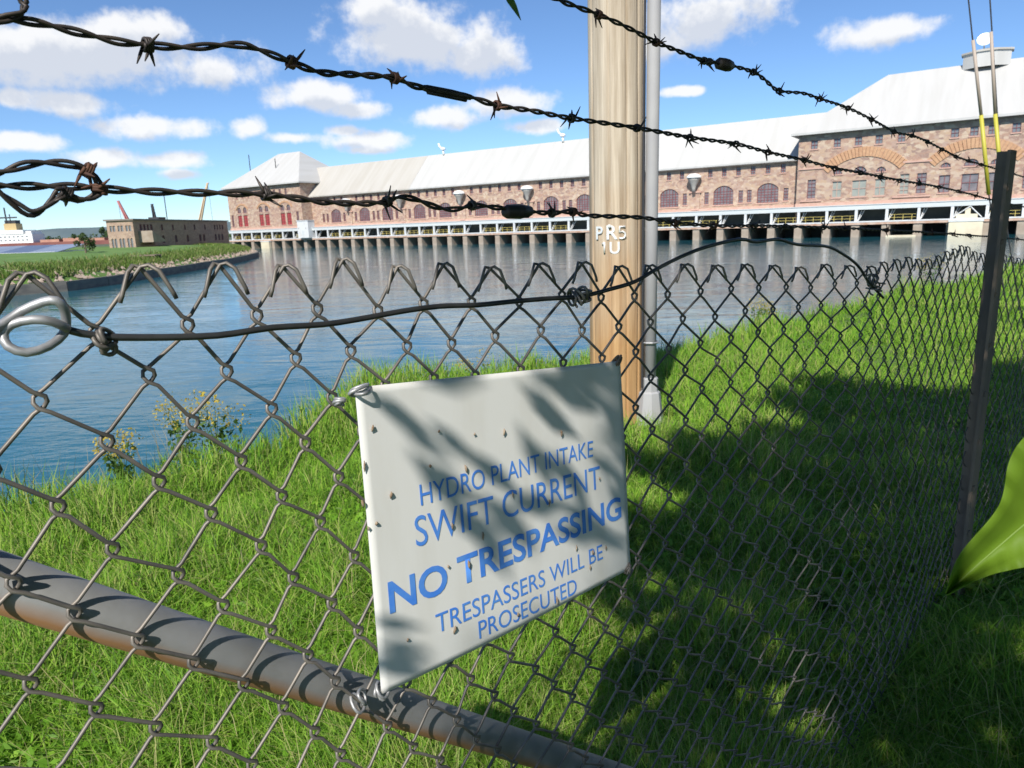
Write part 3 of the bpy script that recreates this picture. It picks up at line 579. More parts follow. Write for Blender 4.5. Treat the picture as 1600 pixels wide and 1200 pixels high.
def leaf_cloud(centers, radii, n, size, seed):
    r_ = np.random.default_rng(seed); k = r_.integers(0, len(centers), n); d = r_.normal(size=(n, 3)); d /= np.linalg.norm(d, axis=1)[:, None]
    P = np.array(centers)[k]+d*np.array(radii)[k][:, None]*r_.uniform(.45, 1.0, (n, 1))**.6
    a = r_.normal(size=(n, 3)); a /= np.linalg.norm(a, axis=1)[:, None]; b_ = np.cross(a, r_.normal(size=(n, 3))); b_ /= np.linalg.norm(b_, axis=1)[:, None]
    s_ = size*r_.uniform(.6, 1.4, (n, 1)); V = np.stack([P-a*s_, P+b_*s_*.5, P+a*s_, P-b_*s_*.5], 1)
    i_ = np.arange(n)*4; return V.reshape(-1, 3), np.c_[i_, i_+1, i_+2, i_+3], np.zeros((0, 3), int), np.repeat(r_.random(n), 4)
def far_tree(loc, h, w, label, seed, group=None):
    e = empty('tree', loc); tag(e, label, 'tree', group); r_ = random.Random(seed)
    a = MB(); a.tube([(0,0,-.3),(.1,0,h*.3),(0,.1,h*.7)], [w*.07, w*.05, w*.02], 7); a.build('trunk', MT['bark'], e)
    cs = [(r_.uniform(-.5,.5)*w, r_.uniform(-.4,.4)*w, h*(.35+.55*k/9)) for k in range(10)]; rs = [w*r_.uniform(.22,.38)*(1.1-.6*k/10) for k in range(10)]
    o = blade_object('crown', [leaf_cloud(cs, rs, 1500, w*.055, seed)], MT['treef']); o.parent = e
pt = far(130, 372, 118); far_tree((pt[0], pt[1], 2.2), 3.6, 2.4, 'single small green tree on the island in front of the warehouse', 5)
for k, (x, h, w, lb_) in enumerate([(-352,12,13,'dark tree just right of the white ship house'),(-338,11,12,'round dark tree second right of the ship house'),(-322,9,11,'lower dark tree third right of the ship house'),(-306,8,10,'dark tree above the ship tank dome'),(-290,7.5,10,'dark tree between the ship and the small island tree'),(-430,9,12,'dark tree at the left picture edge beside the ship')]): far_tree((x, 640, 1.2), h*1.25, w, lb_, 20+k, 'trees behind the ship')
# woods at the foot of the hills
cs = [(x, 1500+random.uniform(-60,60), random.uniform(3,8)) for x in np.linspace(-1150, 250, 120)]
o = blade_object('far_woods', [leaf_cloud(cs, [random.uniform(7,13) for _ in cs], 9000, 2.6, 77)], MT['treef']); o['kind'] = 'stuff'; tag(o, 'dark band of woods along the far shore', 'woods')
# broken timber platform and log on the island edge
MT['timber'] = mat('old_timber', (.16,.12,.09), .95, col2=(.24,.19,.14), scale=3, stretch=(1,1,6))
p0 = atz(236, 415, 1.0); TP = empty('timber_platform', (p0[0], p0[1], 1.0)); tag(TP, 'broken timber platform leaning on the island bank', 'platform')
for k in range(4):
    a = MB(); a.box((-2.2,-.9+k*.5,1.25+.03*(k % 2)),(1.1,-.48+k*.5,1.38+.03*(k % 2))); a.build('plank', MT['timber'], TP)
for x, y, lean in ((1.0,-.7,0),(1.0,.8,0),(-.2,-.8,-.9),(-1.9,.6,-.3)):
    a = MB(); a.tube([(x+lean,y,-.6),(x,y,1.28)], .12, 7); a.build('post', MT['timber'], TP)
p0 = atz(18, 428, 1.7); a = MB(); a.tube([(-2.6,.3,0),(-1,.1,.05),(1.6,-.1,.1)], [.22,.25,.22], 10); o = a.build('drift_log', MT['timber']); o.location = (p0[0], p0[1], 1.75); tag(o, 'grey drift log lying on the island grass at the left edge', 'log')

# ------------------------------------------------------------------ utility pole with conduit
Mp = bpy.data.materials.new('weathered_pole'); Mp.use_nodes = True; t = Mp.node_tree; b = t.nodes['Principled BSDF']; b.inputs['Roughness'].default_value = .85
c = t.nodes.new('ShaderNodeTexCoord'); mp = t.nodes.new('ShaderNodeMapping'); mp.inputs['Scale'].default_value = (14,14,.55); t.links.new(c.outputs['Object'], mp.inputs[0])
n = t.nodes.new('ShaderNodeTexNoise'); n.inputs['Scale'].default_value = 1.6; n.inputs['Detail'].default_value = 8; n.inputs['Roughness'].default_value = .65; t.links.new(mp.outputs[0], n.inputs['Vector'])
r1 = t.nodes.new('ShaderNodeValToRGB'); r1.color_ramp.elements[0].color = (.29,.225,.155,1); r1.color_ramp.elements[1].color = (.60,.52,.41,1); r1.color_ramp.elements[0].position = .32; r1.color_ramp.elements[1].position = .68
r2 = t.nodes.new('ShaderNodeValToRGB'); r2.color_ramp.elements[0].color = (.30,.155,.06,1); r2.color_ramp.elements[1].color = (.50,.31,.14,1); r2.color_ramp.elements[0].position = .32; r2.color_ramp.elements[1].position = .68
t.links.new(n.outputs[0], r1.inputs[0]); t.links.new(n.outputs[0], r2.inputs[0])
sx = t.nodes.new('ShaderNodeSeparateXYZ'); t.links.new(c.outputs['Object'], sx.inputs[0])
nb_ = t.nodes.new('ShaderNodeTexNoise'); nb_.inputs['Scale'].default_value = 2.5; t.links.new(c.outputs['Object'], nb_.inputs['Vector'])
ad = t.nodes.new('ShaderNodeMath'); ad.operation = 'MULTIPLY_ADD'; ad.inputs[1].default_value = 1.2; t.links.new(nb_.outputs[0], ad.inputs[0]); t.links.new(sx.outputs[2], ad.inputs[2])
mr_ = t.nodes.new('ShaderNodeMapRange'); mr_.inputs[1].default_value = 1.2; mr_.inputs[2].default_value = 2.4; t.links.new(ad.outputs[0], mr_.inputs[0])
mxp = t.nodes.new('ShaderNodeMix'); mxp.data_type = 'RGBA'; t.links.new(mr_.outputs[0], mxp.inputs[0]); t.links.new(r2.outputs[0], mxp.inputs[6]); t.links.new(r1.outputs[0], mxp.inputs[7]); t.links.new(mxp.outputs[2], b.inputs['Base Color'])
bp = t.nodes.new('ShaderNodeBump'); bp.inputs['Strength'].default_value = .35; bp.inputs['Distance'].default_value = .02; t.links.new(n.outputs[0], bp.inputs['Height']); t.links.new(bp.outputs[0], b.inputs['Normal'])
PX, PY, PR = .765, 5.0, .192
UP = empty('utility_pole', (PX, PY, 3.0)); tag(UP, 'thick weathered wooden utility pole on the grass bank behind the fence', 'utility pole')
mb = MB(); k = 168; zs_ = np.concatenate([np.linspace(-.4, 4, 60), np.linspace(4.2, 9.5, 12)]); V = []
ca = [(3.55, .02), (4.30, .012), (4.92, .016), (5.42, .022), (5.75, .016), (2.6, .01)]
for z in zs_:
    for j in range(k):
        a = 2*math.pi*j/k; r_ = PR*(1-.008*max(0, z))+.003*math.sin(3*a+z*.4)+.0025*math.sin(7*a+1.3*z)
        for c0, dpt in ca: r_ -= dpt*math.exp(-((a-c0-.03*math.sin(z*1.3))/.026)**2)
        V.append((r_*math.cos(a), r_*math.sin(a), z))
n_ = len(zs_); mb.add(V, [(i*k+j, i*k+(j+1) % k, (i+1)*k+(j+1) % k, (i+1)*k+j) for i in range(n_-1) for j in range(k)]+[tuple((n_-1)*k+j for j in range(k))])
mb.build('shaft', Mp, UP, True)
def text_mesh(txt, size, name, mt_, bold=0, extrude=0, align='CENTER'):
    cu = bpy.data.curves.new(name, 'FONT'); cu.body = txt; cu.size = size; cu.align_x = align; cu.offset = bold; cu.extrude = extrude; cu.resolution_u = 4
    o = bpy.data.objects.new('tmp', cu); COL.objects.link(o); dg = bpy.context.evaluated_depsgraph_get(); me = bpy.data.meshes.new_from_object(o.evaluated_get(dg)); bpy.data.objects.remove(o); me.name = name
    me.materials.clear(); me.materials.append(mt_); return me
MT['tagmetal'] = mat('aluminium_tag', (.80,.80,.78), .35, .3)
for ch, px, py, hpx in (('P',936,374,20),('R',953,374,22),('5',969,373,18),('1',943,396,17),('U',958,396,18)):
    w_ = at(px, py, 4.81); dx = (w_[0]-PX+.012); s_ = max(-.95, min(.95, dx/(PR*.985))); ang = math.asin(s_); rr = PR*.985+.006
    hh_ = hpx*4.8/FPX
    if ch in '15':
        st_ = {'1': [[(.03,1.0),(.03,.5),(.03,0)], [(.02,.97),(-.17,.80)]], '5': [[(.26,1.0),(-.2,1.0),(-.23,.55),(.02,.62),(.24,.48),(.29,.28),(.2,.08),(0,0),(-.25,.06)]]}[ch]
        tb = MB()
        for pl_ in st_: tb.tube([(x_*hh_, y_*hh_, 0) for x_, y_ in pl_], .0065, 8)
        me = tb.mesh('pole_number', MT['tagmetal'], True)
    else: me = text_mesh(ch, hh_/.72, 'pole_number', MT['tagmetal'], .0016, .0025)
    o = link('pole_number', me, UP); o.location = (rr*math.sin(ang), -rr*math.cos(ang), w_[2]-3.0); o.rotation_euler = (math.pi/2, 0, ang)
a = MB(); w_ = at(952, 353, 4.81); a.lathe([(.002,-.004),(.011,-.003),(.011,.003),(.002,.004)], 10, Matrix.Translation((w_[0]-PX, -PR+.002, w_[2]-3.0)) @ Matrix.Rotation(math.pi/2, 4, 'X')); a.build('nail_tag', MT['tagmetal'], UP)
MT['pvc'] = mat('grey_conduit', (.36,.36,.36), .75, col2=(.30,.30,.31), scale=3)
CO = empty('cable_riser', (.975, 4.86, 3.05)); tag(CO, 'light grey cable riser pipe strapped to the right of the wooden pole', 'conduit')
a = MB(); a.tube([(0,0,.2),(.005,.01,1.5),(.03,.03,6.5)], .043, 20); a.build('pipe', MT['pvc'], CO, True)
a = MB(); a.lathe([(.115,-.15),(.105,.02),(.10,.06),(.075,.26),(.06,.27),(.06,.36),(.05,.37)], 8); a.build('flared_boot', MT['pvc'], CO)
a = MB(); a.tube([(-.058,-.03,.3),(-.056,-.02,2.2),(-.035,0,6.4)], .009, 6); a.build('ground_wire', MT['darkmetal'], CO)
for z in (.62, 3.1):
    a = MB(); a.tube([(.0+.055*math.cos(q)-.0, .055*math.sin(q), z) for q in np.linspace(-2.6, 2.2, 14)], .007, 5); a.build('strap', MT['galv'], CO)

# ------------------------------------------------------------------ chain-link fence
cA, dA = .743, .669; TA = np.array([cA, dA, 0]); NA = np.array([dA, -cA, 0]); KA = .5711
def yA(x, y):
    r = ray(x, y); return KA/(cA-dA*r[0]/r[1])
def onA(x, y, off=0): return at(x, y, yA(x, y)) + NA*off
MT['wire'] = mat('weathered_fence_wire', (.12,.11,.10), .55, .45, col2=(.22,.195,.17), scale=30, detail=6)
FE = empty('chain_link_fence', (float(onA(600,420)[0]), float(onA(600,420)[1]), 3.05)); tag(FE, 'rusty grey chain-link fence running from left foreground to the dark post', 'fence')
FO = np.array(FE.location)
peaks = [(30,440),(215,423),(350,419),(457,414),(545,413),(630,415),(697,417),(768,418),(843,417),(908,420),(967,420),(1017,418),(1070,417),(1117,416),(1162,416),(1203,416),(1243,417),(1280,417),(1318,417),(1352,418)]
pk = [onA(x, y) for x, y in peaks]
left = [pk[0]-TA*.068*k + np.array([0,0,-.002*k]) for k in range(5, 0, -1)]
colsA = []       # (x,y,ztop,h)
for i_, p in enumerate(left+pk): colsA.append((p[0], p[1], p[2], float(np.interp(i_, [0, 6, 24], [.083, .081, .068]))))
def dens_cols(cols):
    out_ = []
    for a, b_ in zip(cols[:-1], cols[1:]): out_ += [a, tuple((np.array(a)+np.array(b_))/2)]
    return out_+[cols[-1]]
def weave(cols, rows, rad, sides, parent, org, jit=.0012, seed=0):
    r_ = np.random.default_rng(seed); C2 = np.array(dens_cols(cols)); nc = len(C2)
    T = np.gradient(C2[:, :2], axis=0); T /= np.linalg.norm(T, axis=1)[:, None]; Nn = np.c_[T[:, 1], -T[:, 0]]
    J = r_.normal(0, jit, (nc, rows+1, 2)); ph = r_.uniform(0, 6, 3)
    def node(j, m_):
        x, y, zt, h = C2[j]; s_ = J[j, m_, 0]+.004*math.sin(m_*.5+j*.35+ph[0]) ; bul = .006*math.sin(m_*.21+ph[1]+j*.11)
        return np.array([x+T[j][0]*s_+Nn[j][0]*bul, y+T[j][1]*s_+Nn[j][1]*bul, zt-m_*h/2+J[j, m_, 1]])
    for j in range(nc-1):
        pts = []
        tj = np.array([*T[j], 0]); nj = np.array([*Nn[j], 0]); w = np.linalg.norm(C2[j+1, :2]-C2[j, :2]); h = C2[j, 3]
        ev = (j % 2 == 0); top = node(j if ev else j+1, 0); sgn = -1 if ev else 1
        # knuckle: hook bent down on the far side of the peak
        f0 = .002*sgn
        pts += [top+tj*sgn*w*.56+np.array([0,0,-h*.285])+nj*(f0+.004), top+tj*sgn*w*.50+np.array([0,0,-h*.22])+nj*(f0+.005), top+tj*sgn*w*.30+np.array([0,0,-h*.02])+nj*(f0+.004), top+tj*sgn*w*.14+np.array([0,0,h*.035])+nj*f0, top+tj*sgn*w*.0+np.array([0,0,h*.02])+nj*f0*.5]
        for m_ in range(1, rows+1):
            jj = j if (j+m_) % 2 == 0 else j+1; p = node(jj, m_); side = -1 if jj == j else 1
            # '\' segments lie in front, '/' behind
            fin = .0021 if side > 0 else -.0021; fout = -fin
            e_ = .0042
            pts += [p-tj*side*.004+np.array([0,0,.0075])+nj*fin, p+tj*side*e_*.8+np.array([0,0,.003])+nj*fin*.8, p+tj*side*e_+np.array([0,0,-.001]), p+tj*side*e_*.5+np.array([0,0,-.0048])+nj*fout*.9, p-tj*side*.005+np.array([0,0,-.009])+nj*fout]
        mb = MB(); mb.tube(np.array(pts)-org, rad, sides); mb.build('wire', MT['wire'], parent, True)
lastA = colsA[-1]
pathB = smooth_path(np.array([(lastA[0], lastA[1], lastA[2]), (.86,1.56,4.392), (1.08,1.80,4.386), (1.22,1.955,4.392), (1.36,2.11,4.385), (1.52,2.27,4.36), (1.70,2.45,4.34), (1.90,2.64,4.31), (2.8,3.5,4.26), (3.9,4.5,4.22)]), .01)
sB = np.r_[0, np.cumsum(np.linalg.norm(np.diff(pathB[:, :2], axis=0), axis=1))]
colsB = []; s_ = 0
while s_ < sB[-1]:
    p = [np.interp(s_, sB, pathB[:, q]) for q in range(3)]
    colsB.append((p[0], p[1], p[2]+.006*math.sin(s_*9), float(np.interp(s_, [0, .8], [.068, .086])))); s_ += min(.105, .08+.05*s_)+.004*math.sin(s_*5)
weave(colsA+colsB[1:], 35, .0017, 6, FE, FO, .0016, 1)
# dark fence post (steel angle), brace rail
MT['postm'] = mat('dark_rusty_post', (.15,.115,.09), .8, .05, col2=(.27,.19,.13), scale=9, stretch=(1,1,.3), bump=.4)
fp = at(1550, 300, 2.27); a = MB(); q = Matrix.Rotation(math.atan2(.669, .743), 4, 'Z')
tl = Matrix.Translation((fp[0]-FO[0], fp[1]-FO[1], 0)) @ q
for lo, hi in (((-.030,-.045,-.3),(.026,-.036,1.62)), ((.0262,-.045,-.3),(.036,.005,1.62))):
    a.box(lo, hi, tl)
for z in np.linspace(.2, 1.5, 9): a.box((-.024,-.050,z), (-.008,-.0452,z+.015), tl)
a.build('fence_post', MT['postm'], FE)
Mpipe = mat('galvanised_rail', (.30,.30,.30), .6, .2, col2=(.22,.22,.21), scale=12, bump=.1)
t = Mpipe.node_tree; b = t.nodes['Principled BSDF']; rp = t.nodes['Color Ramp'] if 'Color Ramp' in t.nodes else t.nodes['ColorRamp']
c = t.nodes.new('ShaderNodeTexCoord'); n = t.nodes.new('ShaderNodeTexNoise'); n.inputs['Scale'].default_value = 14; n.inputs['Detail'].default_value = 6; t.links.new(c.outputs['Object'], n.inputs['Vector'])
sx = t.nodes.new('ShaderNodeSeparateXYZ'); t.links.new(c.outputs['Object'], sx.inputs[0])
a_, b_ = onA(-40, 918, -.030), onA(930, 1213, -.030); d_ = b_-a_; a_ -= d_*.25; b_ += d_*.75
mid = (a_+b_)/2; ax = Vector(d_).normalized(); side = Vector((0,0,1)).cross(ax).normalized(); upv = ax.cross(side)
rot = Matrix((ax, side, upv)).transposed().to_4x4(); Lp = np.linalg.norm(b_-a_)
mb = MB(); mb.tube([(-Lp/2,0,0),(-Lp/4,0,0),(0,0,0),(Lp/4,0,0),(Lp/2,0,0)], .0205, 32)
o = mb.build('brace_rail', Mpipe, FE, True); o.matrix_local = Matrix.Translation(Vector(mid-FO)) @ rot
ad = t.nodes.new('ShaderNodeMath'); ad.operation = 'MULTIPLY_ADD'; ad.inputs[1].default_value = .012; t.links.new(n.outputs[0], ad.inputs[0]); t.links.new(sx.outputs[2], ad.inputs[2])
mrr = t.nodes.new('ShaderNodeMapRange'); mrr.inputs[1].default_value = .004; mrr.inputs[2].default_value = -.008; t.links.new(ad.outputs[0], mrr.inputs[0])
mxx = t.nodes.new('ShaderNodeMix'); mxx.data_type = 'RGBA'; t.links.new(mrr.outputs[0], mxx.inputs[0]); t.links.new(rp.outputs[0], mxx.inputs[6]); mxx.inputs[7].default_value = (.24,.125,.055,1); t.links.new(mxx.outputs[2], b.inputs['Base Color'])
m2 = t.nodes.new('ShaderNodeMath'); m2.operation = 'MULTIPLY_ADD'; m2.inputs[1].default_value = -.3; m2.inputs[2].default_value = .35; t.links.new(mrr.outputs[0], m2.inputs[0]); t.links.new(m2.outputs[0], b.inputs['Metallic'])

# loose tension wire woven along the top of the mesh
MT['twire'] = mat('dark_tension_wire', (.10,.10,.10), .45, .7, col2=(.05,.05,.05), scale=25)
MT['shiny'] = mat('bright_galvanised_wire', (.45,.455,.47), .5, .5, col2=(.25,.25,.26), scale=40)
tw = [(95,512),(160,525),(300,525),(360,520),(420,511),(500,506),(560,497),(620,486),(680,478),(740,476),(790,471),(850,466),(900,463),(945,452),(985,440),(1020,420),(1060,400),(1100,385),(1150,374),(1175,378),(1210,374),(1240,382),(1285,385),(1310,396),(1335,415),(1352,440),(1375,465)]
TW = empty('tension_wire', tuple(onA(95,512,.006))); tag(TW, 'loose dark tension wire wandering along the top of the chain-link mesh', 'wire')
to = np.array(TW.location); P_ = smooth_path([onA(x, y, .0065) for x, y in tw], .012); mb = MB(); mb.tube(P_-to, .0027, 8); mb.build('strand', MT['twire'], TW, True)
lp = [(100,512),(75,500),(45,497),(15,505),(2,520),(8,538),(35,547),(70,538),(95,520),(99,500),(93,480),(80,468),(62,470),(30,485),(0,505),(-40,520)]
P_ = smooth_path([onA(x, y, .012+.004*math.sin(i_*1.3)) for i_, (x, y) in enumerate(lp)], .005); mb = MB(); mb.tube(P_-to, .0031, 10); mb.build('end_loop', MT['shiny'], TW, True)
def coil(px, py, n, r, parent, org, name='tie_coil', mt_=None, off=.006, seed=0):
    r_ = random.Random(seed); c0 = onA(px, py, off); P = []
    ax1 = Vector((r_.uniform(-1,1), r_.uniform(-.3,.3), r_.uniform(-1,1))).normalized(); e1 = ax1.orthogonal().normalized(); e2 = ax1.cross(e1)
    for k in range(n*12): a = 2*math.pi*k/12; w1, w2 = 1+.35*math.sin(k*.37+seed), 1+.4*math.sin(k*.23+2*seed); P.append(np.array(c0)+np.array(e1*math.cos(a)*r*w1+e2*math.sin(a)*r*w2+ax1*((k/12-n/2)*r*.4+.5*r*math.sin(k*.31+seed))))
    mb = MB(); mb.tube(np.array(P)-org, .0017, 6); mb.build(name, mt_ or MT['galv'], parent, True)
coil(157, 528, 3, .006, TW, to, seed=3, mt_=MT['wire']); coil(166, 541, 2, .005, TW, to, seed=21, mt_=MT['wire']); coil(1362, 448, 4, .012, TW, to, seed=5, mt_=MT['wire']); coil(1358, 436, 3, .010, TW, to, seed=6, mt_=MT['wire']); coil(895, 464, 4, .009, TW, to, seed=4, mt_=MT['wire']); coil(905, 462, 3, .008, TW, to, seed=9, mt_=MT['wire'])

# ------------------------------------------------------------------ barbed wire strands
P0 = np.array([-.248, .545]); P1 = np.array([1.52, 2.28]); cW, dW = (P1-P0)/np.linalg.norm(P1-P0); KW = cW*P0[1]-dW*P0[0]
def onW(x, y, off=0):
    r = ray(x, y); return at(x, y, KW/(cW-dW*r[0]/r[1])) + np.array([dW, -cW, 0])*off
MT['barbed'] = mat('old_barbed_wire', (.035,.03,.03), .55, .5, col2=(.075,.06,.05), scale=60)
MT['rustbarb'] = mat('rusty_barb', (.13,.06,.035), .75, .3, col2=(.07,.035,.025), scale=120)
def barb_mesh(seed, mt_, sc=1):
    r_ = random.Random(seed); mb = MB(); P = [(.0016*(k/10-1.6), .0042*math.cos(k*.63), .0042*math.sin(k*.63)) for k in range(34)]
    mb.tube(np.array(P)*sc, .0013*sc, 6)
    for k in range(4):
        a = r_.uniform(0, 6.28); d = np.array([r_.uniform(-.7,.7), math.cos(a), math.sin(a)]); d /= np.linalg.norm(d); s0 = np.array([(-.002, .002)[k % 2], .003*math.cos(a+1.5), .003*math.sin(a+1.5)])
        mb.tube(np.array([s0, s0+d*.007, s0+d*r_.uniform(.012,.017)])*sc, np.array([.0013,.0012,.0004])*sc, 6)
    return mb.mesh('barb', mt_, True)
barbs = [barb_mesh(s_, MT['rustbarb'] if s_ % 3 == 0 else MT['barbed']) for s_ in range(7)]
def barbed(pix, barb_px, label, lift=0, fn=onW, pitch=.052):
    P = smooth_path([fn(x, y, lift) for x, y in pix], .0028); e = empty('barbed_wire', tuple(P[0])); tag(e, label, 'barbed wire', 'barbed wire strands over the fence'); o_ = P[0]
    T = np.gradient(P, axis=0); T /= np.linalg.norm(T, axis=1)[:, None]; B1 = np.cross(T, [0, 0, 1.0]); B1 /= np.linalg.norm(B1, axis=1)[:, None]; B2 = np.cross(T, B1)
    s_ = np.r_[0, np.cumsum(np.linalg.norm(np.diff(P, axis=0), axis=1))]; ph = s_/pitch*2*math.pi + .8*np.sin(s_*23)
    for q in (0, math.pi):
        mb = MB(); mb.tube(P+.0017*(np.cos(ph+q)[:, None]*B1+np.sin(ph+q)[:, None]*B2)-o_, .00155, 6); mb.build('twisted_wire', MT['barbed'], e, True)
    for k, (bx, by) in enumerate(barb_px):
        b0 = fn(bx, by, lift); i_ = int(np.argmin(np.linalg.norm(P-b0, axis=1))); M_ = Matrix((T[i_], B1[i_], B2[i_])).transposed().to_4x4(); M_.translation = Vector(P[i_]-o_)
        o = link('barb', barbs[(k*3+len(barb_px)) % 7], e); o.matrix_local = M_ @ Matrix.Rotation(k*1.1, 4, 'X')
    return e
ln2 = [(-60,22),(0,28),(60,36),(120,50),(185,65),(230,70),(290,74),(370,70),(405,78),(455,97),(500,113),(560,117),(617,122),(650,135),(735,152),(777,165),(830,173),(893,185),(995,200),(1078,215),(1150,225),(1200,238),(1255,250),(1300,262),(1350,271),(1405,282),(1460,291),(1510,302),(1556,314),(1640,332)]
barbed(ln2, [(230,70),(455,97),(617,122),(777,165),(893,185),(995,200),(1078,215),(1150,225),(1200,238),(1257,250),(1305,263),(1345,270),(1375,276),(1406,282),(1437,287),(1467,293),(1497,300),(1525,306)], 'sagging middle barbed wire strand crossing from upper left to the dark post')
ln1 = [(800,-40),(840,-16),(880,3),(935,23),(980,43),(1025,66),(1060,80),(1100,95),(1130,100),(1175,112),(1195,125),(1217,142),(1255,146),(1282,155),(1325,169),(1362,187),(1400,207),(1425,212),(1450,222),(1475,235),(1497,246),(1525,255),(1556,264),(1590,274),(1650,292)]
barbed(ln1, [(935,23),(1025,66),(1100,95),(1108,97),(1177,113),(1217,142),(1281,155),(1325,169),(1362,187),(1397,205),(1425,212),(1449,222),(1472,234),(1493,244),(1513,251),(1533,257),(1582,272)], 'highest barbed wire strand dropping from top centre to the right edge')
ln3 = [(-60,286),(0,290),(60,291),(130,292),(200,298),(300,301),(415,304),(500,315),(560,318),(600,316),(625,308),(650,312),(690,326),(720,326),(738,321),(780,325),(830,331),(862,333),(895,331),(920,337),(1000,340),(1055,348),(1115,353),(1180,353),(1230,354),(1300,356),(1390,360),(1460,364),(1530,369),(1560,371),(1650,380)]
barbed(ln3, [(415,304),(603,316),(738,321),(862,333),(895,331),(1053,348),(1115,353),(1178,353),(1227,354),(1287,355),(1320,357),(1385,360),(1455,364),(1490,366),(1515,368),(1590,374)], 'lowest barbed wire strand just above the mesh, nearly level')
barbed([(-60,280),(0,270),(40,258),(85,255),(125,262),(146,277),(153,296),(143,308),(120,313),(100,304),(90,300),(82,312),(50,334),(20,318),(-10,296),(-60,262)], [(130,264),(138,292),(98,303)], 'curled barbed wire end looping round the lowest strand at the left edge', .004)
barbed([(20,-40),(32,-5),(37,12),(30,24),(10,30),(-30,40)], [], 'short bent barbed wire end at the top left corner', .003)
# splice sleeves on the strands
def sleeve(a_, b_, lab, r=.0042):
    A_, B_ = onW(*a_), onW(*b_); mb = MB(); mb.tube(np.array([A_, A_*.9+B_*.1, A_*.4+B_*.6, B_])-A_, [r*.7, r, r*1.1, r*.8], 8); mb.tube(np.array([A_*.9+B_*.1+(0,0,-.003), B_*.9+A_*.1+(0,0,-.0035)])-A_, r*.6, 6)
    o = mb.build('splice_sleeve', MT['barbed'], None, True); o.location = A_; tag(o, lab, 'wire splice', 'wire splices')
sleeve((788,331), (828,330), 'dark splice sleeve on the lowest barbed wire left of the pole', .0075); sleeve((660,137), (735,152), 'thin long splice on the middle barbed wire left of the pole', .0036); sleeve((1122,99), (1142,103), 'short splice block on the highest barbed wire right of the pole', .0085)

# ------------------------------------------------------------------ warning sign
MT['sign'] = mat('sign_panel', (.69,.685,.66), .45, col2=(.60,.585,.54), scale=9, stretch=(2.5,2.5,.5), lo=.45, hi=.8, detail=7)
MT['ink'] = mat('blue_sign_ink', (.06,.22,.72), .5, col2=(.10,.28,.72), scale=60)
SC = [onA(545,603,.011), onA(957,562,.011), onA(977,885,.011), onA(585,1075,.014)]     # TL TR BR BL
SG = empty('warning_sign', tuple(SC[3])); tag(SG, 'white metal no-trespassing sign with blue lettering wired to the chain-link', 'sign'); sgo = np.array(SC[3])
def sgp(u, v, off=0):       # u right 0..1, v up 0..1
    p = SC[3]*(1-u)*(1-v)+SC[2]*u*(1-v)+SC[0]*(1-u)*v+SC[1]*u*v
    bend = .0035*math.sin(math.pi*u)*(.6+.4*v)+.0016*math.sin(5*u+3*v) + .0022*math.exp(-((u-.86)**2+(v-.72)**2)/.006)
    return p+NA*(bend+off)-sgo
n_ = 44; mb = MB()
def rc(u, v): return u, v
V = [sgp(i_/n_, j/n_) for j in range(n_+1) for i_ in range(n_+1)]+[sgp(i_/n_, j/n_, -.0012) for j in range(n_+1) for i_ in range(n_+1)]; K_ = (n_+1)**2
Fq = [(j*(n_+1)+i_, j*(n_+1)+i_+1, (j+1)*(n_+1)+i_+1, (j+1)*(n_+1)+i_) for j in range(n_) for i_ in range(n_)]
edge = [i_ for i_ in range(n_)]+[i_*(n_+1)+n_ for i_ in range(n_)]+[n_*(n_+1)+n_-i_ for i_ in range(n_)]+[(n_-i_)*(n_+1) for i_ in range(n_)]
mb.add(V, Fq+[tuple(K_+q for q in f[::-1]) for f in Fq]+[(edge[i_], edge[i_]+K_, edge[(i_+1) % len(edge)]+K_, edge[(i_+1) % len(edge)]) for i_ in range(len(edge))])
mb.build('panel', MT['sign'], SG, True)
for txt, (xa, ya), (xb, yb), hgt, bold in (('HYDRO PLANT INTAKE',(.0557,.1512),(.2968,.1537),.0180,0),('SWIFT CURRENT',(.0469,.1171),(.3075,.115),.0262,0),('NO TRESPASSING',(.014,.0683),(.343,.0706),.0270,.022),('TRESPASSERS WILL BE',(.0612,.033),(.3047,.0302),.0180,0),('PROSECUTED',(.1108,.009),(.256,.0051),.0178,0)):
    me = text_mesh(txt, 1.0, 'lettering', MT['ink'], bold, 0, 'LEFT')
    bm = bmesh.new(); bm.from_mesh(me)
    bmesh.ops.triangulate(bm, faces=bm.faces); bm.to_mesh(me); bm.free()
    co = np.empty(len(me.vertices)*3); me.vertices.foreach_get('co', co); co = co.reshape(-1, 3)
    x0, x1 = co[:, 0].min(), co[:, 0].max(); y0_, y1_ = 0.0, np.percentile(co[:, 1], 99.5)
    for i_, p in enumerate(co):
        f_ = (p[0]-x0)/(x1-x0); px = xa+(xb-xa)*f_; py = ya+(yb-ya)*f_+hgt*(p[1]-y0_)/(y1_-y0_); co[i_] = sgp(px/.356, py/.254, .0007)
    me.vertices.foreach_set('co', co.ravel()); me.update(); link('lettering', me, SG)
MT['bug'] = mat('insect_casing', (.20,.13,.08), .9, col2=(.34,.27,.2), scale=200)
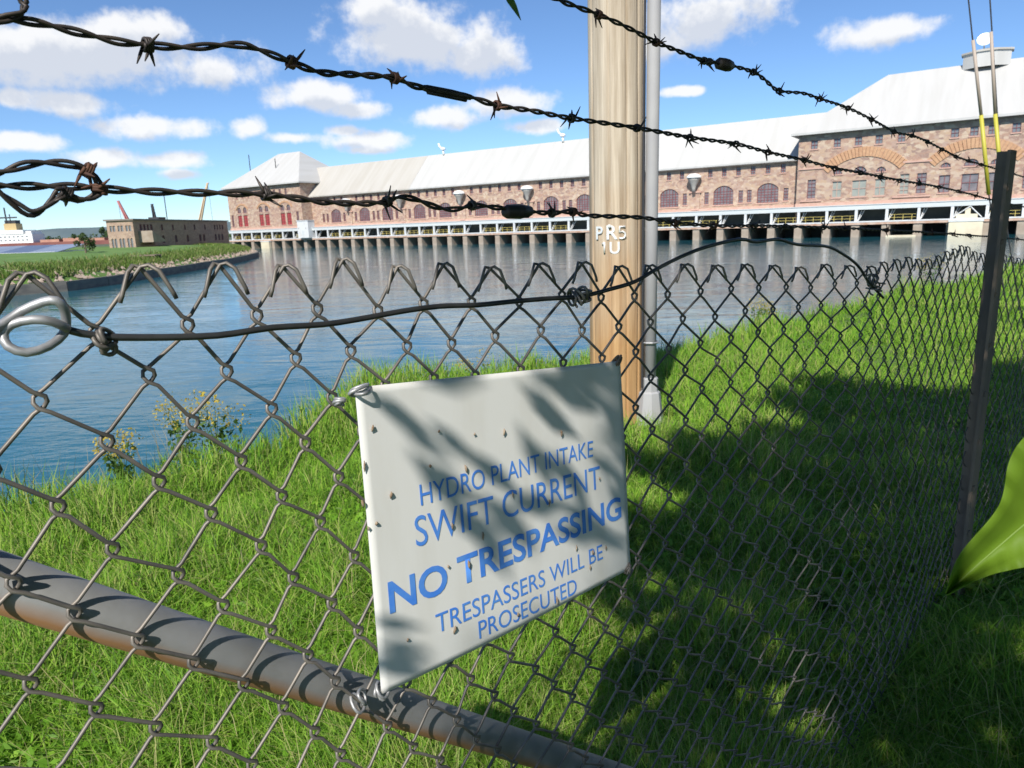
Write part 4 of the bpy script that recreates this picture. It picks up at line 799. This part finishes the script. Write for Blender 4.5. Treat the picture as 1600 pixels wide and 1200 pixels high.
for px, py in ((585,660),(690,660),(746,662),(793,657),(883,656),(569,719),(673,715),(729,717),(609,762),(564,777),(571,815),(584,807),(702,808),(749,823),(894,845),(692,872),(724,868),(919,853),(800,757),(857,770),(938,730),(913,878),(940,846),(857,930),(697,972),(795,950),(625,988)):
    # place on the panel by its own coordinates
    w_ = onA(px, py, .012); dv = w_-SC[3]; e1 = SC[2]-SC[3]; e2 = SC[0]-SC[3]; u = np.dot(dv, e1)/np.dot(e1, e1); v = np.dot(dv-e1*u, e2)/np.dot(e2, e2)
    c0 = sgp(u, v, .0018); dr = np.array([random.uniform(-.3,.3)*TA[0], random.uniform(-.3,.3)*TA[1], -1.0]); dr /= np.linalg.norm(dr); L2 = random.uniform(.0016, .0052)
    mb = MB(); mb.tube(np.array([c0-dr*L2, c0-dr*L2*.3+NA*.0006, c0+dr*L2*.5, c0+dr*L2*1.2]), np.array([.0004,.0014,.0012,.0003])*random.uniform(.6,1.15), 6); mb.build('insect_casing', MT['bug'], SG, True)
def tie(px, py, seed, mt_, n=2, r=.008): 
    coil(px, py, n, r, SG, sgo, 'wire_tie', mt_, .010, seed)
tie(552,608,11,MT['galv'],2,.0085); tie(522,625,12,MT['galv'],3,.004); tie(955,562,13,MT['postm'],3,.006); tie(972,885,14,MT['wire'],3,.006); tie(588,1072,15,MT['galv'],3,.007); tie(553,1085,16,MT['galv'],2,.009)

# ------------------------------------------------------------------ guy wires with yellow guards
MT['guardp'] = mat('faded_guard', (.40,.33,.27), .6); MT['guardy'] = mat('yellow_guard', (.46,.42,.05), .5)
for (xa, ya), (xm, ym), (xb, yb), (xg, yg), lab in (((1507,-60),(1533,180),(1545,304),(1572,560),'left of two yellow-sleeved guy wires behind the dark post'),((1543,-60),(1555,178),(1567,315),(1590,565),'right of two yellow-sleeved guy wires behind the dark post')):
    Yg = 9.0; pts = [at(x, y, Yg) for x, y in ((xa, ya), (xm, ym), (xb, yb))]; base = at(xg, yg, Yg); base[2] = float(ground_z(base[0], base[1]))-.1
    e = empty('guy_wire', tuple(base)); tag(e, lab, 'guy wire', 'guy wires'); topx = pts[0]+(pts[0]-base)*.8
    mb = MB(); mb.tube(np.array([base, pts[2], pts[0], topx])-base, .008, 6); mb.build('cable', MT['darkmetal'], e)
    s0 = pts[0]*.55+pts[1]*.45 if xa > 1520 else pts[0]*.5+pts[1]*.5
    mb = MB(); mb.tube(np.array([s0, pts[1]])-base, .019, 10); mb.build('upper_guard', MT['guardp'], e, True)
    mb = MB(); mb.tube(np.array([pts[1], pts[2]])-base, .023, 10); mb.build('yellow_guard', MT['guardy'], e, True)

# ------------------------------------------------------------------ grass and plants on the near bank
MT['grass'] = leafmat('bank_grass', [(.085,.20,.014),(.15,.33,.022),(.22,.43,.035),(.30,.48,.05),(.44,.42,.17)], None, 'tint', .42, upn=1.1)
n_ = 430000; r_ = 1.15*(34/1.15)**rng.random(n_); th = rng.uniform(-.78, .86, n_); X = r_*np.sin(th); Y = r_*np.cos(th); d = lipdist(X, Y)
keep = (d > -.35) & (np.hypot(X-PX, Y-PY) > .23) & (np.hypot(X-.86, Y-4.68) > .33); X, Y, r_, d = X[keep], Y[keep], r_[keep], d[keep]
P_ = np.c_[X, Y, ground_z(X, Y)-.01]
edge_ = np.clip(1-np.abs(d)/.8, 0, 1); w = .0026+.0009*r_
pt1 = blades(0, P_, .09, .24, w, .8, 5); V = pt1[0].reshape(-1, 5, 3); pat = .85+.35*np.sin(X*1.7+.6*Y)*np.sin(Y*1.3-.4*X)+.28*np.sin(X*5.3+Y*1.9)*np.sin(Y*4.7-X*2.3)
scl = (pat*(1+.5*edge_))[:, None, None]; V[:] = V[:, :1]+(V-V[:, :1])*np.concatenate([np.ones_like(scl), np.ones_like(scl), scl], 2)
pt1 = (V.reshape(-1, 3), pt1[1], pt1[2], np.clip(pt1[3]*.85*(.7+.5*np.repeat(pat, 5)), 0, .92))
q_ = (r_ < 7) & (rng.random(len(r_)) < .16); cl = leaf_cloud(np.c_[X, Y, ground_z(X, Y)+.05][q_], np.full(q_.sum(), .05), 46000, .017, 44)
q2 = r_ < 9; st = blades(0, P_[q2][::55], .12, .34, .0025, .9, 15)
o = blade_object('grass', [pt1, (cl[0], cl[1], cl[2], .15+cl[3]*.5), (st[0], st[1], st[2], np.ones(len(st[3])))], MT['grass']); o['kind'] = 'stuff'; tag(o, 'lush green grass covering the bank behind the fence', 'grass')
# dry stems along the lip
P2 = []
for k in range(800):
    i_ = rng.integers(2, 17); q = LIP[i_]+(LIP[i_+1]-LIP[i_])*rng.random(); dn_ = rng.uniform(-.25, .35); P2.append((q[0]+.5*dn_, q[1]-.5*dn_, 2.75))
MT['straw'] = leafmat('dry_stems', [(.30,.24,.12),(.42,.35,.20),(.20,.24,.08)], None, 'tint', .3)
o = blade_object('dry_grass_stems', [blades(0, P2, .25, .72, .0045, .4, 9)], MT['straw']); o['kind'] = 'stuff'; tag(o, 'thin dry grass stems standing along the bank lip', 'dry grass')
MT['goldf'] = leafmat('goldenrod_flower', [(.42,.30,.03),(.55,.42,.05),(.35,.30,.06)], None, 'tint', .3); MT['weedl'] = leafmat('weed_leaf', [(.06,.13,.02),(.12,.2,.04)], None, 'tint', .4)
def weed(px, py, h, lab, gold=True, seed=0, z=2.9):
    b_ = atz(px, py, z); b_[2] = float(ground_z(b_[0], b_[1]))-.03; e = empty('goldenrod' if gold else 'weed_plant', tuple(b_)); tag(e, lab, 'plant', 'goldenrod along the bank' if gold else 'leafy weeds on the bank'); q = random.Random(seed)
    cs = []; mb = MB()
    for k in range(5):
        lx, ly = q.uniform(-.25,.25)*h, q.uniform(-.2,.2)*h; hh = h*q.uniform(.7,1); mb.tube([(0,0,0),(lx*.4,ly*.4,hh*.55),(lx,ly,hh)], [.003,.0022,.0012], 5); cs.append((lx, ly, hh))
    mb.build('stem', MT['weedl'], e)
    lc = [(x*f_, y*f_, z_*f_) for x, y, z_ in cs for f_ in (.35,.5,.65,.8)]; o = blade_object('leaves', [leaf_cloud(lc, [h*.11]*len(lc), 170, .022, seed)], MT['weedl']); o.parent = e; o['kind'] = 'stuff'
    if gold: o = blade_object('flower_plume', [leaf_cloud([(x, y, z_*.97) for x, y, z_ in cs], [h*.17]*len(cs), 330, .010, seed+1)], MT['goldf']); o.parent = e; o['kind'] = 'stuff'
weed(300,765,.55,'goldenrod left of the sign above the water edge',True,1); weed(345,758,.55,'goldenrod nearest left of the sign, in full yellow flower',True,2); weed(200,800,.45,'small goldenrod at the far left bank edge',True,3)
weed(740,600,.62,'thin goldenrod just above the sign top edge',True,4); weed(830,585,.4,'goldenrod between the sign and the wooden pole',True,5); weed(1180,520,.62,'goldenrod on the bank lip right of the pole',True,6); weed(1205,515,.45,'smaller goldenrod beside the tall one right of the pole',True,7); weed(1450,462,.8,'goldenrod on the bank lip below the mesh splice',True,8)
weed(1120,1130,.28,'leafy weed in the shade at lower centre right',False,9,3.05); weed(1010,1100,.2,'low leafy weed beneath the sign corner',False,10,3.05); weed(1290,1010,.25,'leafy weed catching a sun patch in the shade',False,11,3.05)

# ------------------------------------------------------------------ overhanging tree on this side of the fence (crown above and to the right of the view)
TR = empty('shade_tree', (3.4, -2.2, 3.0)); tag(TR, 'leafy tree beside the fence whose large green leaf hangs into the right edge', 'tree')
MT['treel'] = leafmat('tree_leaves', [(.05,.11,.015),(.08,.17,.02),(.12,.22,.03)], None, 'tint', .35)
ts = np.array(tosun)/tosun.z
def in_view(P):
    v = P-CAM; z = v@Fv; x = 800+FPX*(v@Rv)/np.maximum(z, 1e-3); y = 600-FPX*(v@Uv)/np.maximum(z, 1e-3)
    return (z > 0) & (x > -120) & (x < 1720) & (y > -120) & (y < 1320)
n_ = 150000; gx = rng.uniform(-.2, 8.5, n_); gy = rng.uniform(-2.5, 8.2, n_)
bl = np.array([1.96, 3.34]); bn = np.array([bl[1], -bl[0]])/np.linalg.norm(bl); dist = (gx-.07)*bn[0]+(gy-2.07)*bn[1]      # distance to the right of the shade edge
farlim = 5.55+.25*(gx-2)
hole = np.sin(gx*2.3+1)*np.sin(gy*2.1+.4)+.6*np.sin(gx*4.4-gy*3.1)
ok = (dist+.2*np.sin(gy*2.2)+.2*np.sin(gy*5.1)+.16*np.sin(gx*9+gy*7) > -.16+.25*rng.random(len(gx))) & ((gy > 2.1) | (gx > .14)) & (gy < farlim+.4*np.sin(gx*3)) & (hole+.25*np.sin(gx*8.3)*np.sin(gy*7.1) < 1.32)
gx, gy = gx[ok], gy[ok]; hz = 2.3+5.5*rng.random(len(gx))**1.6+.25*np.sin(gx*2)
Pl = np.c_[gx+ts[0]*hz, gy+ts[1]*hz, 3.05+hz]; Pl = Pl[~in_view(Pl)]
Lc = at(1600, 800, .46)-Pl; tsn = np.array(tosun); Pl = Pl[np.linalg.norm(Lc-(Lc@tsn)[:, None]*tsn, axis=1) > .075]
kk_ = ((Pl-SC[3])@NA)/(ts@NA); hit = Pl-kk_[:, None]*ts-SC[3]; e1_ = SC[2]-SC[3]; hu = (hit@e1_)/(e1_@e1_); hv = hit[:, 2]/(SC[0][2]-SC[3][2])     # the crown leaves the sign in open sun
Pl = Pl[~((hu > -2) & (hu < .97) & (hv > -.15) & (hv < 1.2)) & ~((hu > -2) & (hu < .2) & (hv <= -.15))]
# looser sprays that dapple the sign and the near mesh
Ps = []; Ds = []
for (u_, v_, ln_, an_, kk) in [(.15,.80,.10,-40,.9),(.27,.62,.13,-48,1.0),(.42,.52,.13,-50,1.1),(.62,.62,.12,-55,1.0),(.72,.84,.11,-42,.8),(.90,.92,.12,-35,.9),(.97,.76,.11,-48,1.1),(.93,.50,.10,-40,.9),(.70,.36,.12,-30,1.0),(.85,.30,.10,-38,1.0),(.32,.98,.10,-20,1.0),(.98,.98,.12,-60,.8),(.84,1.0,.12,-20,.8),(.70,1.0,.10,-30,.9),(.05,.05,.10,-30,.9),(.14,.10,.08,-20,1.0),(.33,.40,.09,-55,1.2),(1.02,.30,.10,-60,.9)]:
    B_ = SC[3]*(1-u_)*(1-v_)+SC[2]*u_*(1-v_)+SC[0]*(1-u_)*v_+SC[1]*u_*v_
    for q_ in range(3):
        off = rng.normal(0, .012, 3); Ps.append(B_+ts*(kk+.12*q_)+off); a_r = math.radians(an_+rng.normal(0, 9)); Ds.append((TA*math.cos(a_r)+np.array([0,0,1.0])*math.sin(a_r))*ln_*.5)
Ps = np.array(Ps); Ds = np.array(Ds); kp = ~in_view(Ps); Ps, Ds = Ps[kp], Ds[kp]; nsp = len(Ps)
Pl = np.r_[Pl, Ps]; n_ = len(Pl)
dirs = rng.normal(size=(n_, 3)); dirs[:, 2] = -abs(dirs[:, 2])*.5; dirs /= np.linalg.norm(dirs, axis=1)[:, None]; sd_ = np.cross(dirs, rng.normal(size=(n_, 3))); sd_ /= np.linalg.norm(sd_, axis=1)[:, None]
s_ = rng.uniform(.035, .07, (n_, 1)); ls_ = np.linalg.norm(Ds, axis=1)[:, None]; dirs[-nsp:] = Ds/ls_; s_[-nsp:] = ls_; sd_[-nsp:] = np.cross(dirs[-nsp:], np.array(tosun)); sd_[-nsp:] *= .34/np.linalg.norm(sd_[-nsp:], axis=1)[:, None]
V = np.stack([Pl-dirs*s_, Pl+sd_*s_*.55-dirs*s_*.1, Pl+dirs*s_*1.1, Pl-sd_*s_*.55-dirs*s_*.1], 1)-np.array([3.4,-2.2,3.0])
i_ = np.arange(n_)*4; o = blade_object('crown', [(V.reshape(-1, 3), np.c_[i_, i_+1, i_+2, i_+3], np.zeros((0, 3), int), np.repeat(rng.random(n_), 4))], MT['treel']); o.parent = TR
mb = MB(); mb.tube([(0,0,-.3),(.05,.05,1.2),(-.1,.1,2.6),(-.3,.1,4.0),(-.4,.2,5.0)], [.17,.14,.12,.08,.03], 10); mb.build('trunk', MT['bark'], TR, True)
for tgt, z0 in (((-3.8,1.0,3.0),1.9),((-2.6,.2,3.4),2.2),((-1.2,2.2,3.1),2.3),((1.6,2.0,3.4),2.6),((-2.0,-.6,3.6),2.6),((.9,-.5,3.6),2.8),((1.0,3.4,2.9),2.2)):
    mb = MB(); s0 = np.array([-.1,.1,z0]); tg = np.array(tgt); mb.tube(smooth_path([s0, s0*.6+tg*.4+(0,0,.25), tg], .2), np.linspace(.055, .008, len(smooth_path([s0, s0*.6+tg*.4+(0,0,.25), tg], .2))), 7); mb.build('limb', MT['bark'], TR, True)
# the big leaf in view with its twig
ml = leafmat('big_leaf', [(.13,.25,.012),(.17,.30,.02),(.20,.33,.03),(.24,.30,.05)], None, None, .5, 9)
MV = leafmat('leaf_vein', [(.26,.40,.08),(.30,.44,.10)], None, None, .5, 12)
def leaf_pt(x, y, dz=0): return at(x, y, .46+dz)
axis = [(1478,928),(1530,880),(1590,828),(1660,770),(1740,690)]; ups = [(1478,928),(1500,868),(1562,790),(1588,700),(1690,600)]; dns = [(1478,930),(1540,900),(1600,886),(1680,872),(1765,780)]
rows = []
for (ax_, ay_), (ux, uy), (dx_, dy_) in zip(axis, ups, dns):
    rows.append((ax_, ay_, ux, uy, dx_, dy_))
rows = smooth_path(np.array(rows), 12); V = []; cross = [1, .66, .33, 0, -.33, -.66, -1]
for k, (ax_, ay_, ux, uy, dx_, dy_) in enumerate(rows):
    for c_ in cross:
        tx, ty = (ux, uy) if c_ >= 0 else (dx_, dy_); f_ = abs(c_)
        V.append(leaf_pt(ax_+(tx-ax_)*f_, ay_+(ty-ay_)*f_, -.02*f_**1.5+.012*k/len(rows)+.0015*math.sin(k*1.1)*f_))
V = np.array(V); nr = len(rows); lo_ = np.array([3.4,-2.2,3.0]); mb = MB(); mb.add(V-lo_, [(k*7+j, k*7+j+1, (k+1)*7+j+1, (k+1)*7+j) for k in range(nr-1) for j in range(6)])
o = mb.build('leaf', ml, TR, True); sm = o.modifiers.new('thick', 'SOLIDIFY'); sm.thickness = .0006
o['label'] = 'large bright green leaf at the right edge'
mb = MB(); vp = [leaf_pt(*axis[k], .012*k/4-.0012) for k in range(5)]; mb.tube(np.array(vp)-lo_, [.0003,.0006,.0008,.001,.0012], 6); mb.build('leaf_vein', MV, TR, True)
mb = MB(); tp = [at(x, y, .5) for x, y in ((770,-60),(786,-22),(800,6),(814,32))]; wd = [.001,.0035,.003,.0002]
mb.add([p_+np.array([sg_*w_, 0, -.3*sg_*w_])-lo_ for p_, w_ in zip(tp, wd) for sg_ in (-1, 1)], [(2*k, 2*k+1, 2*k+3, 2*k+2) for k in range(3)]); mb.build('leaf', MT['treel'], TR).data.attributes.new('tint', 'FLOAT', 'POINT')
s0 = leaf_pt(*axis[-1], .012); mb = MB(); mb.tube(smooth_path(np.array([s0, s0+(.25,-.05,.12), s0+(.9,-.5,.5), np.array([3.35,-2.1,5.2])]), .08)-lo_, np.linspace(.0015, .02, len(smooth_path(np.array([s0, s0+(.25,-.05,.12), s0+(.9,-.5,.5), np.array([3.35,-2.1,5.2])]), .08))), 6); mb.build('twig', MT['bark'], TR, True)
